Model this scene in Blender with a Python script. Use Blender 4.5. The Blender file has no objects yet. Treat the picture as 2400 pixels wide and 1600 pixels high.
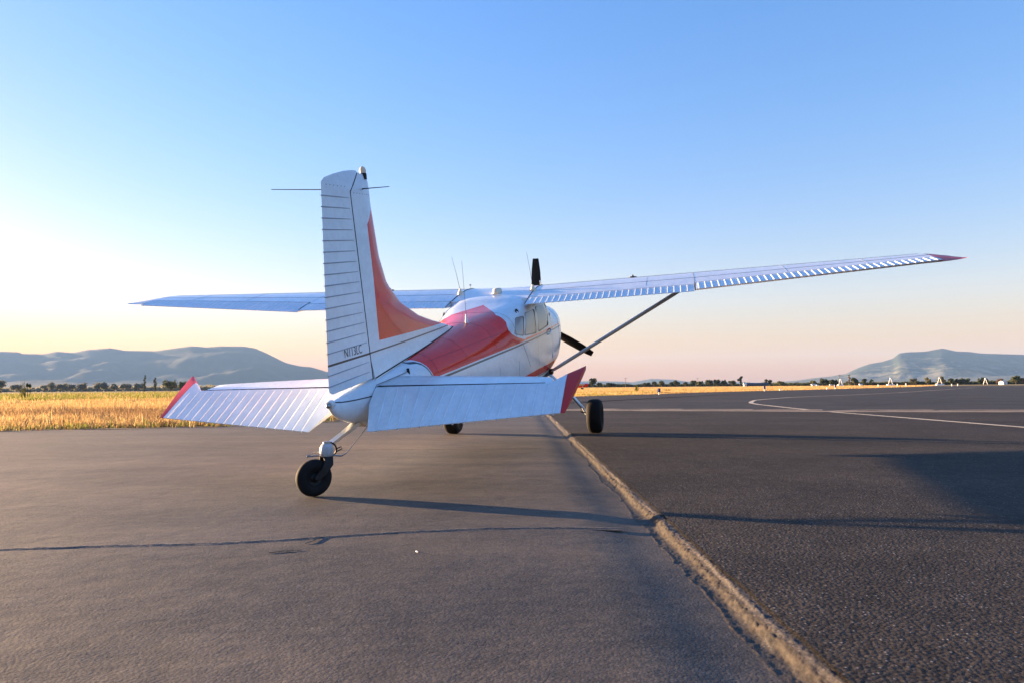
import bpy, bmesh, math, random
import numpy as np
from mathutils import Vector, Matrix, Quaternion, noise
R = math.radians
S = bpy.context.scene
COL = S.collection
rng = random.Random(7)
nrg = np.random.default_rng(11)

# ------------------------------------------------------------------ camera
CAM = Vector((-10.49129, -2.28833, 0.70791))
YAW, PITCH, ROLL = R(13.11937), R(3.63051), R(-0.49989)
fwd = Vector((math.cos(PITCH) * math.cos(YAW), math.cos(PITCH) * math.sin(YAW), math.sin(PITCH)))
rgt0 = Vector((math.sin(YAW), -math.cos(YAW), 0))
up0 = rgt0.cross(fwd)
rgt = math.cos(ROLL) * rgt0 + math.sin(ROLL) * up0
upv = -math.sin(ROLL) * rgt0 + math.cos(ROLL) * up0
cd = bpy.data.cameras.new('camera'); co = bpy.data.objects.new('camera', cd); COL.objects.link(co)
mw = Matrix.Identity(4)
for i in range(3):
    mw[i][0], mw[i][1], mw[i][2], mw[i][3] = rgt[i], upv[i], -fwd[i], CAM[i]
co.matrix_world = mw
cd.sensor_width = 36.0
cd.lens = 1663.988 / 2400 * 36
cd.clip_start, cd.clip_end = 0.05, 40000
cd.dof.use_dof = True
cd.dof.focus_distance = 6.5
cd.dof.aperture_fstop = 8.0
S.camera = co

# ------------------------------------------------------------------ sky, sun, exposure
SUN_AZ, SUN_EL = 78.0, 6.2            # degrees, from +X towards +Y
W = bpy.data.worlds.new('World'); S.world = W; W.use_nodes = True
nt = W.node_tree; nt.nodes.clear()
sky = nt.nodes.new('ShaderNodeTexSky'); sky.sky_type = 'NISHITA'; sky.sun_disc = False
sky.sun_elevation = R(SUN_EL); sky.sun_rotation = R(90 - SUN_AZ)
sky.altitude = 400; sky.air_density = 1.65; sky.dust_density = 0.6; sky.ozone_density = 5.0
bg = nt.nodes.new('ShaderNodeBackground'); bg.inputs['Strength'].default_value = 0.079
out = nt.nodes.new('ShaderNodeOutputWorld')
gam = nt.nodes.new('ShaderNodeGamma'); gam.inputs[1].default_value = 0.76
tnt = nt.nodes.new('ShaderNodeMix'); tnt.data_type = 'RGBA'; tnt.blend_type = 'MULTIPLY'; tnt.inputs[0].default_value = 1; tnt.inputs[7].default_value = (1.46, 1.03, 1.10, 1)
nt.links.new(sky.outputs[0], gam.inputs[0]); nt.links.new(gam.outputs[0], tnt.inputs[6]); hsv = nt.nodes.new('ShaderNodeHueSaturation'); hsv.inputs['Saturation'].default_value = 1.33
nt.links.new(tnt.outputs[2], hsv.inputs['Color']); nt.links.new(hsv.outputs[0], bg.inputs[0]); nt.links.new(bg.outputs[0], out.inputs[0])
sd = bpy.data.lights.new('sun', 'SUN'); so = bpy.data.objects.new('sun', sd); COL.objects.link(so)
sd.energy = 4.5; sd.angle = R(0.53); sd.color = (1.0, 0.66, 0.36)
sdir = Vector((math.cos(R(SUN_EL)) * math.cos(R(SUN_AZ)), math.cos(R(SUN_EL)) * math.sin(R(SUN_AZ)), math.sin(R(SUN_EL))))
so.rotation_mode = 'QUATERNION'; so.rotation_quaternion = (-sdir).to_track_quat('-Z', 'Y')
so.location = (0, 30, 20)
S.view_settings.view_transform = 'Standard'; S.view_settings.look = 'None'
S.view_settings.gamma = 1; S.view_settings.use_curve_mapping = False
S.view_settings.exposure = 3.0
S.render.engine = 'CYCLES'
S.cycles.use_denoising = True
S.cycles.max_bounces = 8; S.cycles.transparent_max_bounces = 12; S.cycles.volume_bounces = 1
S.cycles.sample_clamp_indirect = 6

# ------------------------------------------------------------------ helpers
def tag(o, label=None, cat=None, group=None, kind=None):
    if label: o['label'] = label
    if cat: o['category'] = cat
    if group: o['group'] = group
    if kind: o['kind'] = kind
    return o
def empty(name, loc=(0, 0, 0), rz=0.0):
    o = bpy.data.objects.new(name, None); COL.objects.link(o); o.location = loc; o.rotation_euler = (0, 0, rz)
    o.empty_display_size = 0.3
    return o
def link(name, me, parent=None):
    o = bpy.data.objects.new(name, me); COL.objects.link(o)
    if parent is not None: o.parent = parent
    return o
class MB:
    """collects geometry for ONE mesh object"""
    def __init__(self): self.v = []; self.f = []; self.m = []
    def add(self, vs, fs, mi=0):
        b = len(self.v); self.v += [tuple(p) for p in vs]
        self.f += [tuple(b + i for i in f) for f in fs]; self.m += [mi] * len(fs)
    def loft(self, rings, closed=True, caps=(True, True), mi=0):
        n = len(rings[0]); vs = [p for r in rings for p in r]; fs = []
        for i in range(len(rings) - 1):
            for j in range(n if closed else n - 1):
                a, b = i * n + j, i * n + (j + 1) % n
                fs.append((a, b, b + n, a + n))
        if closed and caps[0]: fs.append(tuple(range(n - 1, -1, -1)))
        if closed and caps[1]: fs.append(tuple((len(rings) - 1) * n + j for j in range(n)))
        self.add(vs, fs, mi)
    def tube(self, pts, r, n=8, mi=0, caps=True):
        pts = [Vector(p) for p in pts]
        rr = r if isinstance(r, (list, tuple)) else [r] * len(pts)
        rings = []; u = None
        for i, p in enumerate(pts):
            t = (pts[min(i + 1, len(pts) - 1)] - pts[max(i - 1, 0)]).normalized()
            if u is None:
                u = t.orthogonal().normalized()
            else:
                u = (u - t * u.dot(t)); u = u.normalized() if u.length > 1e-6 else t.orthogonal().normalized()
            w = t.cross(u)
            rings.append([p + (u * math.cos(2 * math.pi * k / n) + w * math.sin(2 * math.pi * k / n)) * rr[i] for k in range(n)])
        self.loft(rings, True, (caps, caps), mi)
    def box(self, c, s, rot=None, mi=0):
        c = Vector(c); q = rot or Matrix.Identity(3)
        vs = [c + q @ Vector((x * s[0] / 2, y * s[1] / 2, z * s[2] / 2)) for x in (-1, 1) for y in (-1, 1) for z in (-1, 1)]
        self.add(vs, [(0, 1, 3, 2), (4, 6, 7, 5), (0, 4, 5, 1), (2, 3, 7, 6), (0, 2, 6, 4), (1, 5, 7, 3)], mi)
    def lathe(self, prof, origin, axis, n=32, mi=0, caps=True):
        """prof: (distance along axis, radius)"""
        o = Vector(origin); a = Vector(axis).normalized(); u = a.orthogonal().normalized(); w = a.cross(u)
        rings = [[o + a * d + (u * math.cos(2 * math.pi * k / n) + w * math.sin(2 * math.pi * k / n)) * max(r, 1e-4) for k in range(n)] for d, r in prof]
        self.loft(rings, True, (caps, caps), mi)
    def build(self, name, mats, parent=None, smooth=True, angle=35):
        me = bpy.data.meshes.new(name); me.from_pydata(self.v, [], self.f); me.update()
        for m in (mats if isinstance(mats, (list, tuple)) else [mats]): me.materials.append(m)
        if any(self.m): me.polygons.foreach_set('material_index', self.m)
        bm = bmesh.new(); bm.from_mesh(me); bmesh.ops.recalc_face_normals(bm, faces=bm.faces); bm.to_mesh(me); bm.free()
        if smooth:
            me.polygons.foreach_set('use_smooth', [True] * len(me.polygons))
            me.set_sharp_from_angle(angle=R(angle))
        return link(name, me, parent)

# ------------------------------------------------------------------ materials
def mat(name, col, rough=0.5, metal=0.0, spec=0.5, coat=0.0, emis=None):
    m = bpy.data.materials.new(name); m.use_nodes = True
    b = m.node_tree.nodes['Principled BSDF']
    b.inputs['Base Color'].default_value = (*col, 1); b.inputs['Roughness'].default_value = rough
    b.inputs['Metallic'].default_value = metal; b.inputs['Specular IOR Level'].default_value = spec
    b.inputs['Coat Weight'].default_value = coat; b.inputs['Coat Roughness'].default_value = 0.05
    return m
def nodes(m):
    t = m.node_tree
    return t, t.nodes['Principled BSDF']
def N(t, typ, **kw):
    n = t.nodes.new(typ)
    for k, v in kw.items():
        if k in n.inputs: n.inputs[k].default_value = v
        else: setattr(n, k, v)
    return n
def ramp(t, fac, stops):
    r = t.nodes.new('ShaderNodeValToRGB'); e = r.color_ramp.elements
    while len(e) < len(stops): e.new(0.5)
    for i, (p, c) in enumerate(stops): e[i].position = p; e[i].color = (*c, 1) if len(c) == 3 else c
    t.links.new(fac, r.inputs[0]); return r
def noise_tex(t, vec, scale, detail=4, rough=0.55, dist=0.0):
    n = N(t, 'ShaderNodeTexNoise'); n.inputs['Scale'].default_value = scale; n.inputs['Detail'].default_value = detail
    n.inputs['Roughness'].default_value = rough; n.inputs['Distortion'].default_value = dist
    if vec is not None: t.links.new(vec, n.inputs['Vector'])
    return n
def mix(t, fac, a, b, mode='MIX'):
    m = t.nodes.new('ShaderNodeMix'); m.data_type = 'RGBA'; m.blend_type = mode
    for s, v in ((m.inputs[0], fac), (m.inputs[6], a), (m.inputs[7], b)):
        if hasattr(v, 'links'): t.links.new(v, s)
        elif isinstance(v, (int, float)): s.default_value = v
        else: s.default_value = (*v, 1)
    return m.outputs[2]
def mth(t, op, a, b=0.0, c=0.0):
    m = t.nodes.new('ShaderNodeMath'); m.operation = op
    for s, v in zip(m.inputs, (a, b, c)):
        if hasattr(v, 'links'): t.links.new(v, s)
        else: s.default_value = v
    return m.outputs[0]
def coords(t, mode='Object', scale=None):
    tc = t.nodes.new('ShaderNodeTexCoord'); o = tc.outputs[mode]
    if scale:
        mp = t.nodes.new('ShaderNodeMapping'); mp.inputs['Scale'].default_value = scale
        t.links.new(o, mp.inputs[0]); o = mp.outputs[0]
    return o
def bump(t, b, h, strength, dist=0.01, prev=None):
    n = t.nodes.new('ShaderNodeBump'); n.inputs['Strength'].default_value = strength; n.inputs['Distance'].default_value = dist
    t.links.new(h, n.inputs['Height'])
    if prev is not None: t.links.new(prev, n.inputs['Normal'])
    t.links.new(n.outputs[0], b.inputs['Normal']); return n.outputs[0]

def paint(name, col, rough=0.2, grime=0.10, wave=0.25, spec=0.5):
    """sprayed aircraft paint: oil-canned sheet below, thin uneven dirt film"""
    m = mat(name, col, rough, spec=spec); t, b = nodes(m); v = coords(t)
    sk = noise_tex(t, coords(t, 'Object', (.55, 3.2, 3.2)), 2.6, 6, .65, .5)   # streaks drawn out along the slipstream
    n1 = noise_tex(t, v, 3.2, 5, 0.6); n2 = noise_tex(t, v, 23, 4, 0.65)
    d = ramp(t, mth(t, 'MULTIPLY', mth(t, 'MULTIPLY', n1.outputs[0], n2.outputs[0]), mth(t, 'MULTIPLY', sk.outputs[0], 2.0)), [(0.12, (1 - grime,) * 3), (0.34, (1, 1, 1))])
    t.links.new(mix(t, 1.0, col, d.outputs[0], 'MULTIPLY'), b.inputs['Base Color'])
    t.links.new(mth(t, 'MULTIPLY_ADD', n2.outputs[0], 0.14, rough - 0.05), b.inputs['Roughness'])
    w = noise_tex(t, v, 2.6, 2, 0.5)
    bump(t, b, w.outputs[0], wave, 0.012)
    return m
M = {}
M['white'] = paint('white_paint', (0.72, 0.79, 0.84), 0.20, 0.12, 0.4)
M['white_dull'] = paint('dull_white_paint', (0.70, 0.75, 0.78), 0.38, 0.24)
M['red'] = paint('red_paint', (0.85, 0.026, 0.010), 0.10, 0.16, 0.45, 0.28)
M['red_tip'] = paint('red_tip_paint', (0.58, 0.020, 0.010), 0.34, 0.12)
M['navy'] = mat('navy_paint', (0.012, 0.014, 0.03), 0.3)
M['seam'] = mat('seam_grey', (0.22, 0.22, 0.23), 0.6)
M['seam_red'] = mat('seam_dark_red', (0.16, 0.012, 0.014), 0.5)
M['gap'] = mat('dark_gap', (0.01, 0.01, 0.012), 0.8)
M['alu'] = mat('bare_aluminium', (0.62, 0.62, 0.62), 0.32, 1.0)
M['steel'] = mat('dull_steel', (0.35, 0.34, 0.33), 0.42, 0.9)
M['strut'] = paint('strut_grey_paint', (0.62, 0.62, 0.63), 0.3, 0.1, 0.05)
M['housing'] = paint('worn_housing', (0.46, 0.48, 0.50), 0.42, 0.5, 0.5)
M['black'] = mat('black_paint', (0.006, 0.006, 0.007), 0.55, spec=0.3)
M['beige'] = mat('cream_plastic', (0.72, 0.62, 0.46), 0.45)
M['seat'] = mat('grey_upholstery', (0.10, 0.10, 0.11), 0.9)
M['rod'] = mat('antenna_rod', (0.03, 0.03, 0.03), 0.9, spec=0.1)
M['rib_shade'] = mat('grey_rib_shade', (0.30, 0.33, 0.38), 0.6)  # rudder ribs: their dark shadow line is put into the colour as grey
def rubber():
    m = mat('tyre_rubber', (0.014, 0.014, 0.015), 0.8, spec=0.25); t, b = nodes(m); v = coords(t)
    n = noise_tex(t, v, 9, 5, 0.6)
    t.links.new(ramp(t, n.outputs[0], [(0.45, (0.005, 0.005, 0.006)), (0.85, (0.014, 0.012, 0.011))]).outputs[0], b.inputs['Base Color'])
    bump(t, b, noise_tex(t, v, 160, 2).outputs[0], 0.15, 0.002)
    return m
M['rubber'] = rubber()
def glass():
    m = bpy.data.materials.new('cabin_glass'); m.use_nodes = True; t = m.node_tree; t.nodes.clear()
    o = N(t, 'ShaderNodeOutputMaterial'); tr = N(t, 'ShaderNodeBsdfTransparent'); gl = N(t, 'ShaderNodeBsdfGlossy'); df = N(t, 'ShaderNodeBsdfDiffuse')
    tr.inputs[0].default_value = (0.90, 0.93, 0.92, 1); gl.inputs['Roughness'].default_value = 0.04
    df.inputs[0].default_value = (0.74, 0.78, 0.79, 1)
    fr = N(t, 'ShaderNodeFresnel'); fr.inputs[0].default_value = 1.52
    a = N(t, 'ShaderNodeMixShader'); a.inputs[0].default_value = 0.48
    t.links.new(tr.outputs[0], a.inputs[1]); t.links.new(df.outputs[0], a.inputs[2])
    b = N(t, 'ShaderNodeMixShader'); t.links.new(fr.outputs[0], b.inputs[0]); t.links.new(a.outputs[0], b.inputs[1]); t.links.new(gl.outputs[0], b.inputs[2])
    t.links.new(b.outputs[0], o.inputs[0]); return m
M['glass'] = glass()
HAZE = 0.000075
# ================================================================== AEROPLANE
# built in body axes B (x forward, y to its left wing, z up, origin under the main wheels), then set on its wheels
TH, PHI, YW = R(11.5), 0.01175721, 1.091
plane = empty('aeroplane')
Mpl = Matrix.Translation((0, YW, 0)) @ Matrix.Rotation(-PHI, 4, 'X') @ Matrix.Translation((0, -YW, 0)) @ Matrix.Rotation(-TH, 4, 'Y')
plane.matrix_world = Mpl
tag(plane, 'white and red high-wing tail-wheel aeroplane parked on the apron, seen from behind', 'aeroplane')
def P2B(x, y, z):
    return Vector((x * math.cos(TH) + z * math.sin(TH), y, -x * math.sin(TH) + z * math.cos(TH)))
MI = Mpl.inverted()
def W2B(x, y, z): return MI @ Vector((x, y, z))

# ---- fuselage sections: x, zbot, ztop, zmid, half width, top exponent, bottom exponent
ST = np.array([(1.52,1.22,1.74,1.48,.27,2.2,2.2),(1.38,1.10,1.79,1.47,.39,2.4,2.4),(1.15,1.00,1.83,1.45,.47,2.6,2.6),(.80,.92,1.86,1.43,.53,2.8,2.8),
(.45,.88,1.88,1.42,.56,3.0,3.2),(.22,.865,1.90,1.42,.565,3.0,3.4),(0.0,.86,2.02,1.42,.565,3.0,3.6),(-.20,.86,2.10,1.42,.565,3.4,3.6),
(-.6,.86,2.16,1.42,.565,4.2,3.6),(-1.2,.87,2.155,1.42,.56,5.0,3.6),(-1.45,.88,2.135,1.425,.553,6.0,3.5),(-1.7,.89,2.09,1.43,.545,6.5,3.4),(-2.1,.935,2.045,1.45,.52,4.4,3.2),
(-2.6,1.015,2.01,1.48,.465,2.8,3.0),(-3.2,1.125,1.965,1.53,.39,2.35,2.8),(-4.0,1.275,1.915,1.60,.295,2.15,2.6),(-4.6,1.385,1.885,1.65,.225,2.1,2.4),
(-5.0,1.46,1.86,1.68,.165,2.1,2.3),(-5.3,1.52,1.835,1.70,.115,2.0,2.2),(-5.6,1.60,1.815,1.725,.07,2.0,2.0),(-5.80,1.70,1.80,1.755,.032,2.0,2.0),(-5.86,1.765,1.797,1.782,.014,2.0,2.0)])
def pchip(xs, ys):
    h = np.diff(xs); d = np.diff(ys) / h; m = np.zeros(len(xs)); m[0], m[-1] = d[0], d[-1]
    for i in range(1, len(xs) - 1):
        if d[i - 1] * d[i] > 0:
            w1, w2 = 2 * h[i] + h[i - 1], h[i] + 2 * h[i - 1]; m[i] = (w1 + w2) / (w1 / d[i - 1] + w2 / d[i])
    def f(x):
        x = min(max(x, xs[0]), xs[-1]); i = int(min(max(np.searchsorted(xs, x) - 1, 0), len(xs) - 2)); t = (x - xs[i]) / h[i]
        return ys[i]*(2*t**3-3*t**2+1) + h[i]*m[i]*(t**3-2*t**2+t) + ys[i+1]*(-2*t**3+3*t**2) + h[i]*m[i+1]*(t**3-t**2)
    return f
_f = [pchip(ST[::-1, 0], ST[::-1, k]) for k in range(1, 7)]
def sec(x): return [float(g(x)) for g in _f]
def fval(p):
    zb, zt, zm, w, nu, nl = sec(p[0]); y, z = p[1], p[2]
    if z >= zm: return (abs(y) / w) ** nu + (max(z - zm, 0) / (zt - zm)) ** nu
    return (abs(y) / w) ** nl + (max(zm - z, 0) / (zm - zb)) ** nl
def fnormal(p):
    e = 1e-3; g = Vector([(fval((p[0]+(e if k==0 else 0), p[1]+(e if k==1 else 0), p[2]+(e if k==2 else 0))) - fval((p[0]-(e if k==0 else 0), p[1]-(e if k==1 else 0), p[2]-(e if k==2 else 0)))) for k in range(3)])
    return g.normalized() if g.length > 1e-9 else Vector((0, 0, 1))
def ring(x, n=64, grow=0.0):
    zb, zt, zm, w, nu, nl = sec(x); out = []
    for k in range(n):
        a = 2 * math.pi * k / n; c, s = math.cos(a), math.sin(a); e = nu if s >= 0 else nl
        y = (w + grow) * math.copysign(abs(c) ** (2 / e), c)
        z = zm + ((zt - zm + grow) * abs(s) ** (2 / e) if s >= 0 else -(zm - zb + grow) * abs(s) ** (2 / e))
        out.append(Vector((x, y, z)))
    return out
def side_y(x, z):
    """half width of the skin at height z"""
    zb, zt, zm, w, nu, nl = sec(x)
    if z >= zm: return w * max(0, 1 - ((z - zm) / (zt - zm)) ** nu) ** (1 / nu)
    return w * max(0, 1 - ((zm - z) / (zm - zb)) ** nl) ** (1 / nl)

xs = list(np.arange(1.52, -5.80, -0.055)) + [-5.80, -5.83, -5.86]
bm = bmesh.new()
rows = [[bm.verts.new(p) for p in ring(x)] for x in xs]
for i in range(len(rows) - 1):
    for j in range(64):
        k = (j + 1) % 64; bm.faces.new((rows[i][j], rows[i][k], rows[i + 1][k], rows[i + 1][j]))
bm.faces.new(rows[0][::-1]); bm.faces.new(rows[-1])
def bis(co, no, filt):
    fs = [f for f in bm.faces if filt(f.calc_center_median())]
    g = set(fs)
    for f in fs: g.update(f.edges); g.update(f.verts)
    bmesh.ops.bisect_plane(bm, geom=list(g), plane_co=co, plane_no=no, dist=1e-5)
def cut_xz(poly, filt, closed=True):
    n = len(poly)
    for i in range(n if closed else n - 1):
        (x0, z0), (x1, z1) = poly[i], poly[(i + 1) % n]
        lo = (min(x0, x1) - .12, min(z0, z1) - .12); hi = (max(x0, x1) + .12, max(z0, z1) + .12)
        bis((x0, 0, z0), Vector((z1 - z0, 0, -(x1 - x0))).normalized(), lambda c: filt(c) and lo[0] < c.x < hi[0] and lo[1] < c.z < hi[1])
def inpoly(x, z, poly):
    r = False; n = len(poly)
    for i in range(n):
        (x0, z0), (x1, z1) = poly[i], poly[(i + 1) % n]
        if (z0 > z) != (z1 > z) and x < (x1 - x0) * (z - z0) / (z1 - z0) + x0: r = not r
    return r
def rounded(poly, r, n=4):
    out = []; m = len(poly)
    for i in range(m):
        p = Vector(poly[i]); a = (Vector(poly[i - 1]) - p).normalized(); b = (Vector(poly[(i + 1) % m]) - p).normalized()
        for k in range(n + 1):
            t = k / n; q = (p + a * r) * (1 - t) ** 2 + p * 2 * t * (1 - t) + (p + b * r) * t ** 2
            out.append((q.x, q.y))
    return out
side = lambda c: abs(c.y) > .30
WIN = {'rear': rounded([(-2.27, 1.775), (-1.965, 1.715), (-1.84, 1.935), (-2.08, 1.94)], .035),
       'mid': rounded([(-1.915, 1.712), (-1.315, 1.665), (-1.29, 1.965), (-1.77, 1.962)], .035),
       'door': rounded([(-1.165, 1.662), (-.49, 1.662), (-.30, 1.955), (-1.15, 1.98)], .035)}
DOOR = [(-1.25, 1.10), (-.22, 1.00), (-.20, 1.70), (-.235, 2.01), (-1.235, 2.01)]
WS = [(-.17, 2.06), (.10, 1.905), (.26, 1.895), (.02, 2.02), (-.13, 2.10)]
for w in WIN.values(): cut_xz(w, side)
cut_xz(DOOR, side); DG = [(x + (.006 if x > -.7 else -.006), z + (.006 if z > 1.5 else -.006)) for x, z in DOOR]; cut_xz(DG, side)
# red scheme
LOW = [(-4.404, 1.688), (-4.0, 1.678), (-3.0, 1.662), (-1.9, 1.648), (-1.2, 1.622), (-.6, 1.598), (.5, 1.555), (1.52, 1.515)]
REAR = [(-4.404, 1.688), (-4.44, 1.795), (-4.478, 1.841), (-4.538, 1.870), (-4.63, 1.880), (-4.75, 1.95)]
FRONT = [(-1.885, 1.652), (-2.049, 1.695), (-2.22, 1.735), (-2.335, 1.785), (-2.385, 1.835), (-2.365, 1.885), (-2.33, 1.915), (-2.31, 1.975)]
def off(line, d):
    out = []
    for i, p in enumerate(line):
        a = Vector(line[max(i - 1, 0)]); b = Vector(line[min(i + 1, len(line) - 1)]); t = (b - a).normalized()
        out.append((p[0] + t.y * d, p[1] - t.x * d))
    return out
RED1 = REAR[::-1] + LOW[1:4] + FRONT + [(-2.31, 2.3), (-4.75, 2.3)]
EDGE = REAR[::-1] + LOW[1:]            # border that carries the white and navy lines
wl, nv = off(EDGE, .014), off(EDGE, .033)
allf = lambda c: True
low_side = lambda c: True
for L in (EDGE, wl, nv): cut_xz(L, low_side, False)
thin = off(EDGE, -.028)
cut_xz([p for p in thin if p[0] > -2.2], side, False)
cut_xz(FRONT, side, False)
for s in (1, -1): bis((0, .30 * s, 0), Vector((0, 1, 0)), lambda c: -2.7 < c.x < -1.6 and c.z > 1.8)
for s in (1, -1):   # roof chevron
    bis((-1.742, 0, 0), Vector((.302, .575 * s, 0)).normalized(), lambda c: -2.6 < c.x < -1.6 and c.z > 1.9 and c.y * s > -.02)
# lower red swoosh with its navy line
SW = [(-2.45, 1.262), (-2.2, 1.246), (-1.295, 1.198), (-.4, 1.125), (.5, 1.06), (1.52, 1.12), (1.52, 1.02), (.5, .965), (-.139, 1.003), (-1.249, 1.108), (-1.785, 1.163)]
SWL = [(-2.45, 1.262), (-1.785, 1.163), (-1.249, 1.108), (-.139, 1.003), (.5, .965), (1.52, 1.02)]
SW2 = off(SWL, .012); SW3 = off(SWL, .022)
cut_xz(SW, side); cut_xz(SW2, side, False); cut_xz(SW3, side, False)
# windscreen and cowl seam
bis((-.19, 0, 2.10), Vector((.35, 0, -.94)).normalized(), lambda c: -.4 < c.x < .5 and c.z > 1.8)
def chevron(c): return c.x < -1.742 - abs(c.y) * 1.904
B_RED2 = thin
band_w = EDGE + wl[::-1]; band_n = wl + nv[::-1]; band_r = [p for p in EDGE if p[0] > -2.2]; band_r = band_r + [p for p in thin if p[0] > -2.2][::-1]
sw_band = SW2 + SW3[::-1]
groups = {'skin': [], 'door1': [], 'door-1': [], 'screen': []}
for k in WIN: groups[k + '1'] = []; groups[k + '-1'] = []
for f in bm.faces:
    c = f.calc_center_median(); s = 1 if c.y > 0 else -1; key = 'skin'; mi = 0
    if side(c):
        for k, w in WIN.items():
            if inpoly(c.x, c.z, w): key = k + str(s)
        if key == 'skin' and c.x > -1.3:
            if inpoly(c.x, c.z, DOOR): key = 'door' + str(s) if False else 'dskin' + str(s)
            elif inpoly(c.x, c.z, DG): key = None
    zc = 1.93 + .0
    if key == 'skin' and -.20 < c.x < .235 and c.z > 1.91 and abs(f.normal.x) > .12 and c.z > 1.895: key = 'screen'
    if (inpoly(c.x, c.z, RED1) if abs(c.y) > .30 or c.x < -2.7 else (c.z > 1.8 and chevron(c) and inpoly(-3.5, c.z, RED1))): mi = 1
    if inpoly(c.x, c.z, band_r): mi = 1
    if inpoly(c.x, c.z, band_n): mi = 2
    if inpoly(c.x, c.z, SW) and side(c): mi = 1
    if inpoly(c.x, c.z, sw_band) and side(c): mi = 2
    f.material_index = mi
    if key: groups.setdefault(key, []).append(f)
def emit(name, faces, mats, parent, push=0.0, keepmat=True, thick=0.0):
    vid = {}; vs = []; ns = []; fs = []; mi = []
    for f in faces:
        idx = []
        for v in f.verts:
            if v not in vid:
                n = fnormal(v.co); vid[v] = len(vs); vs.append(v.co + n * push); ns.append(n)
            idx.append(vid[v])
        if f.normal.dot(fnormal(f.calc_center_median())) < 0: idx.reverse()
        fs.append(idx); mi.append(f.material_index if keepmat else 0)
    me = bpy.data.meshes.new(name); me.from_pydata(vs, [], fs)
    for m in mats: me.materials.append(m)
    me.polygons.foreach_set('material_index', mi); me.polygons.foreach_set('use_smooth', [True] * len(fs)); me.update()
    me.normals_split_custom_set_from_vertices([tuple(n) for n in ns])
    return link(name, me, parent)
bm.normal_update()
fm = [M['white'], M['red'], M['navy']]
fus = emit('fuselage', groups['skin'], fm, plane)
emit('windscreen', groups['screen'], [M['glass']], plane, -.004, False)
for s in (1, -1):
    d = emit('door', groups['dskin%d' % s], fm, plane)
    emit('window_pane', groups['door%d' % s], [M['glass']], d, -.003, False)
    for k in ('mid', 'rear'):
        emit('cabin_window', groups['%s%d' % (k, s)], [M['glass']], plane, -.003, False)
    # handle, hinge and lock
    h = MB(); y = s * (side_y(-.35, 1.60) + .012)
    h.tube([(-.56, y * .985, 1.545), (-.50, y + s * .012, 1.55), (-.40, y + s * .012, 1.585), (-.37, y * .985, 1.60)], .010, 8)
    h.build('handle', M['alu'], d)
    for z in (1.20, 1.78):
        hb = MB(); hb.box((-.212, s * side_y(-.21, z), z), (.06, .012, .05)); hb.build('hinge', M['white_dull'], d)
    # rubber seal round each window, a real bead
    for nm, w in WIN.items():
        mb = MB(); pts = [(x, s * (side_y(x, z) + .001), z) for x, z in w] ; pts.append(pts[0])
        mb.tube(pts, .0042, 6, caps=False); mb.build('window_seal', M['seam'], d if nm == 'door' else plane)
bm.free()
# window posts and cabin inside: floor, rear bulkhead, seats
mb = MB(); mb.box((-1.0, 0, .93), (2.3, .98, .03)); mb.build('cabin_floor', M['seat'], plane)
for (x, y) in ((-.55, .27), (-.55, -.27)):
    mb = MB()
    mb.loft([[Vector((x + dx, y + dy * k, z)) for dx, dy in ((-.24, -.2), (.24, -.2), (.24, .2), (-.24, .2))] for z, k in ((.98, .9), (1.06, 1), (1.14, .95))])
    mb.loft([[Vector((x - .20 - (z - 1.1) * .22 + dx, y + dy * k, z)) for dx, dy in ((-.05, -.21), (.05, -.21), (.05, .21), (-.05, .21))] for z, k in ((1.10, .95), (1.35, 1), (1.55, .92), (1.62, .6))])
    mb.build('seat', M['seat'], plane)
# skin laps: slim raised beads along the real panel joints
def lap(name, pts, r=.0016, m='seam'): 
    b = MB(); b.tube(pts, r, 5); return b.build(name, M[m], plane)
for x in (-2.21, -2.84, -3.62, -4.30):
    rr = ring(x, 96); up = [p for p in rr if p.z > 1.66 and p.y < 0] ; dn = [p for p in rr if p.z <= 1.62]
    lap('skin_joint', [p for p in rr[:49] if p.z > 1.675], .0016, 'seam_red')
    lap('skin_joint', rr[49 if False else 0:0] or [p for p in (rr[48:] + rr[:1]) if p.z < 1.64], .0014)
for s in (1, -1):
    lap('skin_joint', [(x, s * side_y(x, 1.825), 1.825) for x in np.arange(-4.45, -2.3, .1)], .0016, 'seam_red')
    lap('skin_joint', [(-1.72 + (z - 1.3) * -.9, s * side_y(-1.72 + (z - 1.3) * -.9, z), z) for z in np.arange(1.3, 1.63, .04)], .0022)
    lap('skin_joint', [(.45, s * side_y(.45, z), z) for z in np.arange(.95, 1.86, .05)], .003)
    lap('skin_joint', [(x, s * side_y(x, 1.42), 1.42) for x in np.arange(.45, 1.46, .1)], .0022)
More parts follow.
